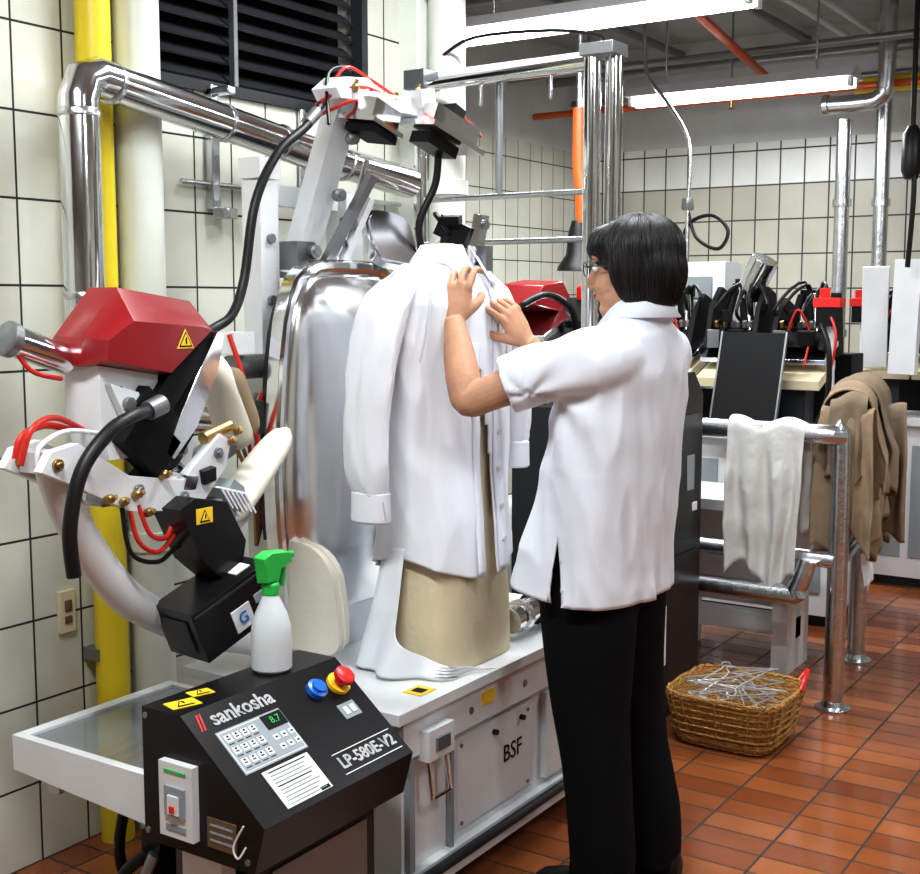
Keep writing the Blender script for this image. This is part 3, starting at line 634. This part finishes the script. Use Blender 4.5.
p.tube([(-1.86,1.84,1.11),(-1.86,1.92,1.13)],.015,BRASS,12); p.tube([(-1.88,1.9,1.09),(-1.95,2.02,1.10)],.012,GREY)
for k in range(6): p.box((-1.90+.01*k,1.60+.045*k,1.02+.01*(k%3)),(.05,.03,.035),[GREY,STEEL,BLACK][k%3],(20*k,10,0))
p.done(.003)

# ------------------------------------------------------------------ second press behind
q=B('shirt_press_machine')
q.bb((-2.75,3.95,.05),(-2.15,4.7,.55),WHITE); q.bb((-2.75,3.95,0),(-2.15,4.7,.05),DGREY); q.box((-2.55,4.5,.95),(.08,.08,.8),WHITE)
q.prism([(3.98,1.38),(4.05,1.46),(4.22,1.48),(4.30,1.40),(4.2,1.35)],'X',-2.48,-2.3,RED,.9)
q.box((-2.36,4.12,1.28),(.26,.34,.10),STEEL,(20,0,0)); q.box((-2.28,4.05,1.22),(.20,.34,.06),BLACKM,(20,0,0)); q.box((-2.26,4.0,1.10),(.16,.2,.16),BLACKM,(10,0,0))
q.box((-2.45,4.15,1.0),(.10,.1,.5),WHITE); q.box((-2.22,4.28,1.33),(.12,.2,.10),DGREY,(-20,0,0)); q.box((-2.17,4.35,1.37),(.12,.14,.05),STEEL,(-20,0,20)); q.box((-2.12,4.40,1.30),(.08,.1,.12),BLACKM,(0,0,20)); q.lathe((-2.2,4.2,1.40),[(.03,0),(.03,.05),(.01,.06)],REDP)
q.tube([(-2.3,3.9,1.38),(-2.25,4.0,1.42),(-2.2,4.1,1.36),(-2.2,4.15,1.22)],.014,RUBBER,8,5)
q.tube([(-2.4,3.92,1.3),(-2.35,3.88,1.2),(-2.3,3.95,1.1)],.01,REDH,8,5)
rr=[ering(-2.3,4.1,z,dx,wy,30) for z,dx,wy in((.55,.11,.17),(.8,.11,.17),(1.1,.1,.17),(1.17,.05,.1))]
q.loft(rr,CREAM)
q.done(.004)

q=B('machine_cabinet'); q.prism([(3.5,0.04),(3.98,.04),(3.98,1.08),(3.90,1.16),(3.60,1.16),(3.5,1.05)],'X',-2.10,-1.62,DGREY)
q.bb((-2.08,3.52,0),(-1.64,3.96,.04),BLACK); q.bb((-1.62,3.55,.12),(-1.612,3.93,.55),BLACK); q.bb((-1.62,3.55,.60),(-1.612,3.93,1.02),BLACK); q.box((-1.611,3.86,.82),(.004,.06,.12),LABG); q.box((-1.611,3.9,.70),(.004,.04,.03),LABEL)
q.box((-1.85,3.74,1.18),(.3,.2,.04),STEEL); q.lathe((-1.61,3.6,.6),[(.012,0),(.012,.02)],GREY,(1,0,0)); q.box((-1.608,3.62,.30),(.006,.1,.2),LABEL)
q.done(.006)

# ------------------------------------------------------------------ collar press machines at back
def collar_press(x0,x1,y,board=.12,name='collar_cuff_press',stations=(.2,.5,.8)):
    k=B(name); xm=(x0+x1)/2; w=x1-x0; W0=1.0
    k.bb((x0,y,.05),(x1,y+.6,.80),WHITE); k.bb((x0+.03,y+.03,0),(x1-.03,y+.55,.05),DGREY); k.bb((x0-.03,y-.05,.80),(x1+.03,y+.62,.84),WHITE)
    k.bb((x0+.05,y-.006,.15),(xm-.02,y,.70),LABG); k.bb((xm+.02,y-.006,.15),(x1-.05,y,.70),LABG)
    k.bb((x0+.05,y+.36,.84),(x1-.05,y+.55,1.16),BLACKM)
    sw=w/len(stations)*.9
    for si,sf in enumerate(stations):
        sx=x0+w*sf; rn=random.Random(si*7+3); ht=[0,.03,-.02][si%3]
        k.prism([(y-.02,1.02),(y+.2,1.10),(y+.2,1.14),(y-.03,1.06)],'X',sx-sw*.42,sx+sw*.42,CREAM)
        k.box((sx,y+.10,.93),(.10,.12,.19),DGREY)
        for dx_ in(-sw*.36,sw*.36): k.prism([(y+.04,1.19),(y+.10,1.34+ht),(y+.20,1.43+ht),(y+.30,1.40+ht),(y+.34,1.16),(y+.22,1.15)],'X',sx+dx_-.012,sx+dx_+.012,BLACKM)
        k.prism([(y+.06,1.20),(y+.12,1.28),(y+.24,1.30),(y+.30,1.24),(y+.22,1.17)],'X',sx-sw*.33,sx+sw*.33,BLACKM)
        k.box((sx,y+.13,1.175),(sw*.86,.21,.022),STEELP,(22,0,0))
        k.tube([(sx,y+.30,1.1),(sx,y+.22,1.44+ht)],.028,DGREY,12); k.box((sx,y+.24,1.44+ht),(.08,.07,.05),BLACKM); k.tube([(sx-.06,y+.14,1.26),(sx-.03,y+.2,1.44+ht)],.018,BLACKM,10); k.tube([(sx+.07,y+.12,1.26),(sx+.03,y+.2,1.42)],.018,STEEL,10)
        for d in(-.08,-.04,.0,.05,.08): k.tube([(sx+d,y+.2,1.30),(sx+d*1.5+rn.uniform(-.03,.03),y+.10,1.37+d*.5+rn.uniform(-.03,.04)),(sx+d*.5+.02,y+.2,1.45+rn.uniform(-.03,.03)),(sx,y+.32,1.25)],.008,RUBBER,8,5); k.lathe((sx+d,y+.10,1.28),[(.011,0),(.011,.03)],BRASS if d<0 else GREY,(0,-.3,1),10)
        if si!=1: k.tube([(sx-.03,y+.03,1.27),(sx+.02,y+.0,1.36),(sx+.06,y+.04,1.26),(sx+.05,y+.0,1.12)],.005,REDH,8,5)
        k.box((sx+.03+rn.uniform(-.02,.02),y+.03,1.24),(.07,.04,.06),BLACKM,(10,0,15)); k.box((sx-.07,y+.03,1.23),(.05,.04,.08),GREY,(0,0,25)); k.box((sx-.01,y+.04,1.33),(.04,.04,.05),BLACKM,(0,0,35))
    for sx in(x0+w*.06,x0+w*.94):
        k.box((sx,y+.04,1.39),(.11,.09,.04),REDP); k.box((sx-.02,y+.04,1.43),(.04,.06,.04),REDP,(0,0,20)); k.box((sx+.03,y+.03,1.415),(.03,.05,.03),BLACKM); k.box((sx,y+.04,1.33),(.09,.08,.08),BLACKM); k.tube([(sx,y+.06,1.30),(sx,y+.1,.9)],.018,WHITE,10)
        k.tube([(sx,y+.02,1.36),(sx+.05,y-.02,1.25),(sx+.02,y,1.08)],.006,REDH,8,5)
    if board is not None:
        bxx=xm+w*board
        k.box((bxx,y-.14,1.06),(.28,.016,.42),BLACKM,(-18,0,0)); 
        for d in(-.142,.142): k.box((bxx+d,y-.142,1.06),(.008,.02,.43),GREY,(-18,0,0))
        k.box((bxx,y-.09,.90),(.05,.14,.12),GREY)
    return k
k=collar_press(-2.50,-1.50,5.15,.16)
k.tube([(-1.90,5.35,1.58),(-1.99,5.38,1.42)],.062,STEEL,20); k.box((-2.32,5.62,1.28),(.34,.22,.60),WHITE); k.box((-2.32,5.505,1.46),(.22,.012,.10),LABG)
k.box((-2.25,5.50,1.3),(.05,.01,.05),BLACK); k.tube([(-2.4,5.45,1.5),(-2.44,5.4,1.3),(-2.38,5.38,1.1)],.008,REDH,8,5)
k.box((-1.75,5.0,.87),(.22,.14,.06),BLUE)
k.tube([(-1.55,5.05,1.30),(-1.50,5.0,1.20),(-1.50,5.0,1.0),(-1.56,5.0,.85)],.012,RUBBER,8,5)
k.done(.003)
k=collar_press(-1.72,-1.15,6.12,None,stations=(.3,.7))
k.box((-1.60,6.06,1.32),(.12,.04,.48),WHITE,(6,0,10)); k.box((-1.44,6.0,1.32),(.13,.04,.54),WHITE,(-4,0,-10))
k.done(.003)
q=B('machine_cabinet'); q.bb((-.98,5.9,.04),(-.45,6.5,1.05),WHITE); q.bb((-.95,5.93,0),(-.48,6.47,.04),DGREY); q.bb((-.94,5.894,.15),(-.5,5.9,.95),LABG); q.bb((-.9,6.0,1.05),(-.55,6.3,1.2),DGREY); q.done(.005)
q=B('hanging_black_hose'); q.tube([(-1.42,5.9,2.999),(-1.42,5.9,2.2),(-1.40,5.88,1.9),(-1.42,5.9,1.55)],.012,RUBBER,8,5); q.lathe((-1.42,5.9,1.95),[(.03,0),(.045,.04),(.045,.2),(.02,.24)],RUBBER); q.done()

def drape(b,p0,p1,rad,lf,lb,mt,amp=.02,fold=5,seed=0,nu=54,nv=56,flare=0.,droop=.05):
    p0=Vector(p0);p1=Vector(p1); d=(p1-p0); L=d.length; d.normalize(); nrm=Vector((d.y,-d.x,0)).normalized()
    arc=math.pi*rad; vs=[];fs=[]
    for i in range(nv+1):
        s0=i/nv
        for j in range(nu+1):
            u=j/nu
            vr=1+.22*noise.noise(Vector((u*2.3+seed,seed,0)))
            s_=-lf*vr+ (lf*vr+arc+lb*(2-vr))*s0
            wob=noise.noise(Vector((u*3+seed*3,s0*2,seed)))
            if s_<0: hang=-s_; off=rad; sg=1; z=-hang
            elif s_>arc: hang=s_-arc; off=-rad; sg=-1; z=-hang
            else: hang=0; a=s_/rad; off=rad*math.cos(a); sg=1 if off>0 else -1; z=rad*math.sin(a)
            k=min(1,hang/.15)
            o_=off+sg*k*(amp*(1+math.sin(u*fold*2*math.pi+seed+wob*2.5))+amp*.8*ridge(Vector((u*fold*1.5+seed,hang*6,seed))))
            un=.5+(u-.5)*(1+flare*min(1,hang/.3))+.02*math.sin(hang*12+seed+u*5)*k
            q_=p0+d*L*un+nrm*o_
            zz=p0.z+(p1.z-p0.z)*u+z+droop*wob*.3*k+.012*math.sin(u*fold*3+seed)*(1-k)
            vs.append((q_.x,q_.y,zz))
    for i in range(nv):
        for j in range(nu): a=i*(nu+1)+j; fs.append((a,a+1,a+nu+2,a+nu+1))
    b.add(vs,fs,mt)

# ------------------------------------------------------------------ pipe rail
r=B('pipe_rail_rack')
zt=.95
r.tube([(-2.05,4.10,zt),(-1.27,4.10,zt),(-1.205,4.12,zt-.01),(-1.185,4.13,zt-.06),(-1.185,4.13,.02)],.034,GALV,20,4)
r.tube([(-1.20,4.16,zt-.03),(-1.28,4.75,zt-.03)],.030,GALV,18); r.tube([(-1.28,4.75,.02),(-1.28,4.75,zt)],.034,GALV,18)
r.tube([(-2.05,4.12,.52),(-1.19,4.12,.52)],.028,GALV,18); r.tube([(-2.05,4.05,.40),(-1.36,4.05,.40),(-1.30,4.05,.42),(-1.27,4.07,.52)],.034,GALV,18,4)
r.tube([(-1.19,4.14,.50),(-1.28,4.75,.50)],.026,GALV,18); r.tube([(-2.0,4.75,.50),(-1.28,4.75,.50)],.026,GALV,18); r.tube([(-2.0,4.12,0.02),(-2.0,4.12,zt)],.034,GALV,18)
for x,y in((-1.185,4.13),(-1.28,4.75),(-2.0,4.12)): r.lathe((x,y,0),[(.06,0),(.06,.008),(.04,.012),(.034,.03)],GALV)
r.bb((-2.0,4.30,.62),(-1.40,4.72,.66),WHITE); r.bb((-1.96,4.35,0),(-1.90,4.7,.62),WHITE); r.bb((-1.5,4.4,0),(-1.44,4.65,.62),WHITE); r.bb((-1.96,4.5,.12),(-1.44,4.56,.2),WHITE); r.bb((-1.93,4.62,.2),(-1.5,4.66,.62),WHITE)
r.done(.003)
g=B('draped_white_garment'); drape(g,(-1.56,4.10,zt),(-1.29,4.10,zt),.040,.50,.34,LINEN,.014,3,1,flare=-.05); g.done(0,None,.004,recalc=False)
g=B('draped_beige_garment'); drape(g,(-1.195,4.24,zt),(-1.235,4.47,zt-.01),.055,.42,.40,BEIGE,.024,3,4,flare=.1)
drape(g,(-1.20,4.24,zt+.05),(-1.24,4.44,zt+.07),.085,.26,.24,BEIGE,.022,3,7,flare=.15)
drape(g,(-1.275,4.205,zt+.045),(-1.10,4.215,zt+.045),.030,.44,.30,BEIGE,.018,2,14,flare=.15,droop=.12)
drape(g,(-1.25,4.22,zt+.075),(-1.13,4.24,zt+.085),.045,.24,.18,BEIG2,.018,2,17,flare=.5,droop=.12); g.done(0,None,.006,recalc=False)
g=B('draped_taupe_garment'); drape(g,(-1.225,4.40,zt+.02),(-1.28,4.76,zt+.0),.06,.40,.44,BEIG2,.028,3,9,flare=.1)
drape(g,(-1.23,4.42,zt+.07),(-1.275,4.72,zt+.07),.095,.28,.28,BEIG2,.026,3,12,flare=.15)
drape(g,(-1.24,4.56,zt+.05),(-1.09,4.60,zt+.03),.035,.44,.30,BEIG2,.022,2,21,flare=.1,droop=.12); g.done(0,None,.006,recalc=False)
g=B('draped_white_garment'); drape(g,(-1.275,4.60,.53),(-1.285,4.72,.53),.035,.2,.2,SHIRT,.015,2,3); g.done(0,None,.004,recalc=False)

# ------------------------------------------------------------------ wicker basket + hangers
k=B('wicker_basket'); bx,by=-1.365,3.68
def rr_(z,a,b_): return ering(bx,by,z,a,b_,48,5)
k.loft([rr_(.003,.13,.13),rr_(.006,.15,.15),rr_(.06,.165,.162),rr_(.12,.178,.175),rr_(.165,.187,.184),rr_(.165,.175,.172),rr_(.10,.16,.157),rr_(.02,.143,.14),rr_(.018,.12,.12)],WICK)
for z,a in((.165,.185),(.03,.158)): 
    q=ering(bx,by,z,a,a-.003,48,5)
    for ph in(0,math.pi):
        k.tube([Vector(v)+Vector((0,0,.006*math.sin(i*1.5+ph))) for i,v in enumerate(q+[q[0]])],.007,WICK,8)
for i in range(0,48,2):
    a=ering(bx,by,.01,.153,.152,48,5)[i]; b2=ering(bx,by,.16,.19,.187,48,5)[i]; k.tube([a,b2],.004,WICK,6)
for z in(.05,.075,.10,.125,.145):
    q=ering(bx,by,z,.16+.16*(z),.158+.16*z,48,5); k.tube([Vector(v)+Vector(((-1)**i*.003,0,0)) for i,v in enumerate(q+[q[0]])],.0045,WICK,6)
k.tube([(bx+.15,by+.17,.17),(bx+.17,by+.19,.20),(bx+.19,by+.1,.2),(bx+.19,by+.06,.17)],.008,REDP,8,5)
k.done()
k=B('wire_hangers')
HW=mat('hanger_wire',(.62,.63,.65),.3,.6)
for i in range(13):
    a=R(random.uniform(-35,45)+(180 if i%4==3 else 0)); cx=bx+random.uniform(-.015,.015)-.01; cy_=by+random.uniform(-.05,.03); z=.075+.011*i; tl=R(random.uniform(-14,22))
    M=Euler((tl,R(random.uniform(-9,9)),a)).to_matrix()
    P=[(-.15,-.045,0),(.15,-.045,0),(.02,.045,0),(0,.065,0),(-.02,.045,0),(-.15,-.045,0)]
    k.tube([Vector((cx,cy_,z))+M@Vector(v)*.95 for v in P],.0026,HW,6,1)
    k.tube([Vector((cx,cy_,z))+M@Vector(v)*.95 for v in((0,.065,0),(0,.085,0),(.015,.105,0),(.03,.095,0),(.03,.08,0))],.0026,HW,6,4)
k.done()

# ------------------------------------------------------------------ woman
W=bpy.data.objects.new('woman',None); COL.objects.link(W)
cy=2.55
s=B('tunic')
rings=[]
for z,cx,dx,wy in((.712,-1.306,.162,.212),(.78,-1.300,.157,.210),(.88,-1.282,.149,.203),(.98,-1.264,.139,.198),(1.08,-1.247,.131,.197),(1.17,-1.237,.125,.198),(1.24,-1.225,.118,.195),(1.29,-1.215,.104,.184),(1.325,-1.205,.086,.150),(1.35,-1.20,.07,.103),(1.372,-1.195,.062,.07),(1.392,-1.19,.058,.06)):
    rings.append(ering(cx,cy,z,dx,wy,40,2.3))
s.loft(rings,TUNIC)
Lend=Vector((-1.405,2.305,1.215)); Ld=Vector((-.25,-.115,-.105)).normalized()
Rend=Vector((-1.325,2.70,1.185)); Rd=Vector((-.19,0,-.17)).normalized()
s.tube([(-1.18,2.45,1.285),(-1.205,2.395,1.272),(-1.28,2.36,1.256),(-1.35,2.33,1.234),Lend],[.06,.072,.070,.065,.064],TUNIC,20,4)
s.tube([(-1.18,2.65,1.285),(-1.205,2.695,1.262),(-1.265,2.70,1.230),Rend],[.06,.072,.069,.065],TUNIC,20,4)
ob=s.done(0,W); remesh(ob,.0075,6)
for v in ob.data.vertices:
    c_=v.co; k=max(0,min(1,(1.15-c_.z)/.4))
    wb=max(0,min(1,(1.30-c_.z)/.14)); wb=wb*wb*(3-2*wb)
    if c_.x<-1.36 and c_.z>1.1: wb=0
    th=math.atan2(c_.y-cy,c_.x+1.26)
    nn=.014*(.5+k*.6)*ridge(Vector((math.cos(th)*1.5+7,math.sin(th)*1.5,c_.z*2.2+th*.5)))+.009*ridge(Vector((math.cos(th)*3.4,math.sin(th)*3.4+3,c_.z*6+th)))+.006*k*math.sin(th*6+c_.z*3)
    dr=Vector((c_.x+1.26,c_.y-cy,0)); dr=dr.normalized() if dr.length>.01 else dr
    n2=.008*ridge(Vector((c_.x*7+c_.z*5,c_.y*6,c_.z*7)))-.002
    v.co=c_+dr*nn*wb+v.normal*n2*(1-wb)
for v in ob.data.vertices:
    c_=v.co
    if c_.z>1.02 and c_.x>-1.40 and c_.y<2.55:
        d=(c_-Vector((-1.30,2.36,1.20))); dist=d.length
        if dist<.26:
            ang=math.atan2(d.z,d.x-.3*d.y); wgt=(1-dist/.26)*min(1,dist/.05)
            v.co=c_+v.normal*.0065*wgt*math.sin(ang*7)
bm=bmesh.new(); bm.from_mesh(ob.data); dl=[]
SX=-1.295
for f in bm.faces:
    c_=f.calc_center_median()
    if c_.z<.722 or c_.z>1.378: dl.append(f); continue
    if c_.y<2.45 and c_.z<.88 and abs(c_.x-SX)<.017*(.88-c_.z)/.16: dl.append(f); continue
    if (c_-Lend).length<.1 and (c_-Lend).dot(Ld)>-.008: dl.append(f); continue
    if (c_-Rend).length<.1 and (c_-Rend).dot(Rd)>-.008: dl.append(f)
bmesh.ops.delete(bm,geom=dl,context='FACES')
for v in bm.verts:
    if v.is_boundary:
        c_=v.co
        if c_.z<.74: v.co.z=.722
        elif (c_-Lend).length<.11: v.co=c_-Ld*((c_-Lend).dot(Ld)+.006)
        elif (c_-Rend).length<.11: v.co=c_-Rd*((c_-Rend).dot(Rd)+.006)
        elif c_.z<.89 and c_.y<2.45:
            sg=1 if c_.x>SX else -1; v.co.x=SX+sg*.019*max(0,(.88-c_.z)/.16)
for v in bm.verts:
    c_=v.co
    if c_.z<.80: v.co.z=c_.z+.028*max(0,min(1,(-1.27-c_.x)/.18))*(1-(c_.z-.72)/.08)
bm.to_mesh(ob.data); bm.free()
md=ob.modifiers.new('s','SOLIDIFY'); md.thickness=.004; md.offset=-1
s=B('tunic_collar')
q0=[];q1=[];q2=[]
for j in range(50):
    a=math.pi+.25+(2*math.pi-.5)*j/49
    q0.append(Vector((-1.19+.060*math.cos(a),cy+.064*math.sin(a),1.365))); q1.append(Vector((-1.188+.058*math.cos(a),cy+.062*math.sin(a),1.400)))
    e=max(0,1-abs(min(j,49-j))/10)*.03
    q2.append(Vector((-1.186+(.082+e)*math.cos(a),cy+(.092+e*.5)*math.sin(a),1.362-e)))
vs=q0+q1+q2
s.add(vs,[(i*50+j,i*50+j+1,(i+1)*50+j+1,(i+1)*50+j) for i in range(2) for j in range(49)],TUNIC)
s.done(0,W,.004,recalc=False)
s=B('trousers')
s.loft([ering(cx,cy,z,dx,wy,36,2.3) for z,cx,dx,wy in((.93,-1.262,.10,.14),(.85,-1.275,.120,.168),(.76,-1.290,.132,.180),(.70,-1.283,.124,.174))],TROU)
for yy,fx,fy in((2.465,-1.225,2.455),(2.635,-1.20,2.655)):
    s.loft([ering(x,y,z,dx,wy,28,2.1) for z,x,y,dx,wy in((.80,-1.278,yy,.118,.084),(.68,-1.274,yy,.115,.088),(.56,-1.268,yy,.104,.084),(.45,-1.26,(yy+fy)/2,.092,.077),(.34,-1.245,fy,.084,.074),(.2,fx-.005,fy,.080,.073),(.10,fx,fy,.080,.074),(.035,fx,fy,.082,.076))],TROU)
ob=s.done(0,W); remesh(ob,.009,5)
for v in ob.data.vertices:
    c_=v.co; d_=noise.noise(Vector((c_.x*5,c_.y*5,c_.z*4)))*.007+.0035*math.sin(c_.z*34+c_.x*14)*max(0,.3-c_.z)*3
    v.co=c_+Vector((v.normal.x,v.normal.y,0))*d_
md=ob.modifiers.new('s','SMOOTH'); md.factor=.5; md.iterations=4; bake(ob)
s=B('shoes')
for fx,fy in((-1.225,2.455),(-1.20,2.655)):
    rg=[]
    for x,w,h in((.085,.02,.05),(.075,.032,.065),(.04,.036,.075),(-.02,.038,.075),(-.07,.042,.06),(-.12,.043,.045),(-.155,.034,.035),(-.172,.016,.02)):
        rg.append([Vector((fx+x,fy+w*math.cos(2*math.pi*j/20),.012+max(0,h*.5+h*.5*math.sin(2*math.pi*j/20)))) for j in range(20)])
    s.loft(rg,BLACK)
    s.loft([[Vector((fx-.045+.13*math.cos(a)*k_,fy+.042*math.copysign(abs(math.sin(a))**.8,math.sin(a))*k_,z)) for a in [2*math.pi*j/28 for j in range(28)]] for z,k_ in((0,.97),(.004,1),(.018,1))],RUBBER)
s.done(0,W)

def hand(b,wr,F,Nn,side,curls,thumb=(.3,.2)):
    F=Vector(F).normalized(); Nn=Vector(Nn); Nn=(Nn-F*Nn.dot(F)).normalized()
    T=(Nn.cross(F) if side=='L' else F.cross(Nn)).normalized(); wr=Vector(wr)
    rg=[]
    for d,w,t_ in((-.012,.024,.019),(.012,.030,.018),(.035,.037,.0165),(.06,.040,.014),(.08,.039,.012),(.088,.034,.009)):
        rg.append([wr+F*d+T*w*math.cos(2*math.pi*j/20)+Nn*t_*math.sin(2*math.pi*j/20) for j in range(20)])
    b.loft(rg,SKIN)
    for k,(off,ls,rad) in enumerate(((.031,(.042,.026,.021),.0082),(.0105,(.047,.031,.023),.0085),(-.0100,(.043,.028,.022),.0081),(-.0300,(.034,.021,.019),.0072))):
        root=wr+F*.068+T*off; spread=(off/.03)*.14
        P=[root,wr+F*(.086-.004*abs(k-1))+T*off*1.04-Nn*.003]; rads=[rad*1.05,rad*1.12]
        ang=R(4); cur=P[-1]
        for l,cv,rs in zip(ls,curls[k],(1.0,.93,.80)):
            ang+=R(cv); dd=(F*math.cos(ang)+Nn*math.sin(ang)+T*spread).normalized()
            cur=cur+dd*l; P.append(cur); rads.append(rad*rs)
        P.append(cur+dd*.006); rads.append(rad*.45)
        b.tube(P,rads,SKIN,12,3)
    a,b_=thumb
    P=[wr+F*.014+T*.018+Nn*.004,wr+F*.036+T*.040+Nn*.012]
    d1=(F*.75+T*(a+.25)+Nn*(b_+.25)).normalized(); d2=(F*.85+T*(a-.15)+Nn*(b_+.45)).normalized()
    P.append(P[-1]+d1*.030); P.append(P[-1]+d2*.026); P.append(P[-1]+d2*.006)
    b.tube(P,[.014,.0125,.0105,.0090,.005],SKIN,12,3)
s=B('arm_left')
Wl=Vector((-1.568,2.355,1.352)); El=Vector((-1.472,2.268,1.178))
s.tube([(-1.22,2.40,1.275),(-1.34,2.335,1.235),(-1.43,2.285,1.195),El,(-1.495,2.285,1.215),(-1.53,2.318,1.275),(-1.555,2.343,1.325),Wl],[.045,.044,.039,.036,.040,.036,.028,.0245],SKIN,20,4)
hand(s,Wl,(-.10,.22,.97),(-.30,.90,-.15),'L',((22,38,24),(26,42,24),(30,44,26),(36,44,28)),(.1,.5))
ob=s.done(0,W); remesh(ob,.0028,2)
s=B('arm_right')
Er=Vector((-1.395,2.70,1.125)); Wr=Vector((-1.505,2.572,1.300))
s.tube([(-1.22,2.70,1.27),(-1.31,2.70,1.19),Er,(-1.415,2.682,1.155),(-1.455,2.63,1.22),Wr],[.045,.043,.037,.040,.034,.0245],SKIN,20,4)
hand(s,Wr,(-.35,-.38,.80),(-.80,.25,-.25),'R',((22,34,22),(26,38,22),(32,40,24),(38,40,25)),(.2,.4))
ob=s.done(0,W); remesh(ob,.0028,2)

H=Vector((-1.212,2.55,1.473)); yaw=R(14); pit=R(-4)
F=Vector((-math.cos(yaw)*math.cos(pit),-math.sin(yaw)*math.cos(pit),math.sin(pit))); S=Vector((0,0,1)).cross(F).normalized(); U=F.cross(S).normalized()
BM=Matrix((F,S,U)).transposed()
hp=lambda f,s_,u: H+F*f+S*s_+U*u
s=B('head')
def he(f,s_,u,a,b_,c_,mt=SKIN,bld=None): (bld or s).ell(hp(f,s_,u),(a,b_,c_),mt,BM)
he(-.008,0,.028,.092,.074,.086); he(.028,0,-.03,.062,.058,.082); he(.05,0,-.088,.034,.034,.024); he(.01,0,-.065,.06,.056,.04)
for sg in(-1,1): he(.052,sg*.034,-.030,.032,.028,.030); he(-.006,sg*.075,-.018,.018,.009,.030); he(.075,sg*.028,.028,.016,.026,.010); he(.088,sg*.010,-.036,.010,.008,.007)
s.tube([hp(.082,0,.018),hp(.092,0,-.012),hp(.100,0,-.030),hp(.090,0,-.040)],[.009,.011,.012,.008],SKIN,12,3)
he(.078,0,-.060,.014,.024,.012)
s.tube([hp(-.02,0,-.04),Vector((-1.205,cy,1.40)),Vector((-1.20,cy,1.34)),Vector((-1.20,cy,1.30))],[.056,.054,.056,.062],SKIN,20,3)
ob=s.done(0,W); remesh(ob,.0035,3)
s=B('face_features')
he(.090,0,-.056,.006,.021,.0045,LIP); he(.089,0,-.064,.006,.018,.005,LIP)
for sg in(-1,1):
    he(.079,sg*.030,.004,.009,.014,.008,EYEW); he(.086,sg*.030,.004,.004,.006,.006,EYEB)
    s.tube([hp(.090,sg*.014,.026),hp(.092,sg*.03,.031),hp(.082,sg*.048,.025)],.003,HAIR,8,4)
s.done(0,W)
s=B('eyeglasses')
for sg in(-1,1):
    P=[hp(.104-.10*(sg*.031+.022*math.cos(a))**2*4,sg*.031+.022*math.cos(a),.003+.016*math.sin(a)) for a in [2*math.pi*j/20 for j in range(21)]]
    s.tube(P,.0013,DGREY,6); s.tube([hp(.100,sg*.053,.008),hp(.092,sg*.071,.008),hp(.0,sg*.078,.004)],.0016,DGREY,6)
s.tube([hp(.105,-.009,.008),hp(.108,0,.010),hp(.105,.009,.008)],.0013,DGREY,6,3)
s.done(0,W)
s=B('hair')
he(-.018,0,.034,.099,.083,.084,HAIR); he(-.048,0,-.012,.070,.083,.090,HAIR); he(-.046,0,-.050,.060,.076,.062,HAIR)
for sg in(-1,1): he(-.012,sg*.061,-.006,.050,.024,.084,HAIR); he(.012,sg*.063,.0,.03,.019,.058,HAIR)
he(.055,0,.060,.040,.064,.037,HAIR); he(.071,.02,.046,.025,.043,.022,HAIR); he(.071,-.02,.044,.025,.043,.022,HAIR)
ob=s.done(0,W); remesh(ob,.004,7)
bvh=BVHTree.FromPolygons([v.co.copy() for v in ob.data.vertices],[tuple(p_.vertices) for p_ in ob.data.polygons])
s=B('hair_locks'); C0=hp(-.025,0,.02); rnd=random.Random(8)
for i in range(1150):
    az=rnd.uniform(-math.pi,math.pi); p0_=R(rnd.uniform(3,70)) if i>260 else R(rnd.uniform(2,10)); p1_=R(rnd.uniform(112,150)); drift=rnd.uniform(-.14,.14); lift=rnd.uniform(.0005,.0042)
    P=[];N_=13
    for j in range(N_):
        t=j/(N_-1); po=p0_+(p1_-p0_)*t; a=az+drift*t+.03*math.sin(t*6+i)
        d=(F*math.cos(a)*math.sin(po)+S*math.sin(a)*math.sin(po)+U*math.cos(po)).normalized()
        h_=bvh.ray_cast(C0,d)
        if h_[0] is None: continue
        q=h_[0]+d*(lift*(1-.5*t)+.0005*math.sin(i+t*9))
        lq=BM.transposed()@(q-H)
        if lq.z<-.118+.010*math.sin(i*1.7): break
        P.append(q)
    if len(P)<4: continue
    w0=rnd.uniform(.0016,.0030)
    s.tube(P,[w0*(.5 if j==0 else 1-.65*(j/(len(P)-1))**2) for j in range(len(P))],HAIR,5)
s.done(0,W,sharp=80)

# ------------------------------------------------------------------ world and camera
w=bpy.data.worlds.new('World'); scene.world=w; w.use_nodes=True
w.node_tree.nodes['Background'].inputs[0].default_value=(.93,.96,1,1); w.node_tree.nodes['Background'].inputs[1].default_value=.3
cd=bpy.data.cameras.new('Camera'); cam=bpy.data.objects.new('Camera',cd); COL.objects.link(cam)
cam.location=(0,0,1.4); cam.rotation_euler=(R(90-6.37),0,R(33.4)); cd.sensor_width=36; cd.lens=48.0; cd.clip_start=.05
scene.camera=cam
scene.view_settings.view_transform='Standard'
scene.view_settings.look='None'
scene.view_settings.exposure=.08
scene.view_settings.gamma=.92
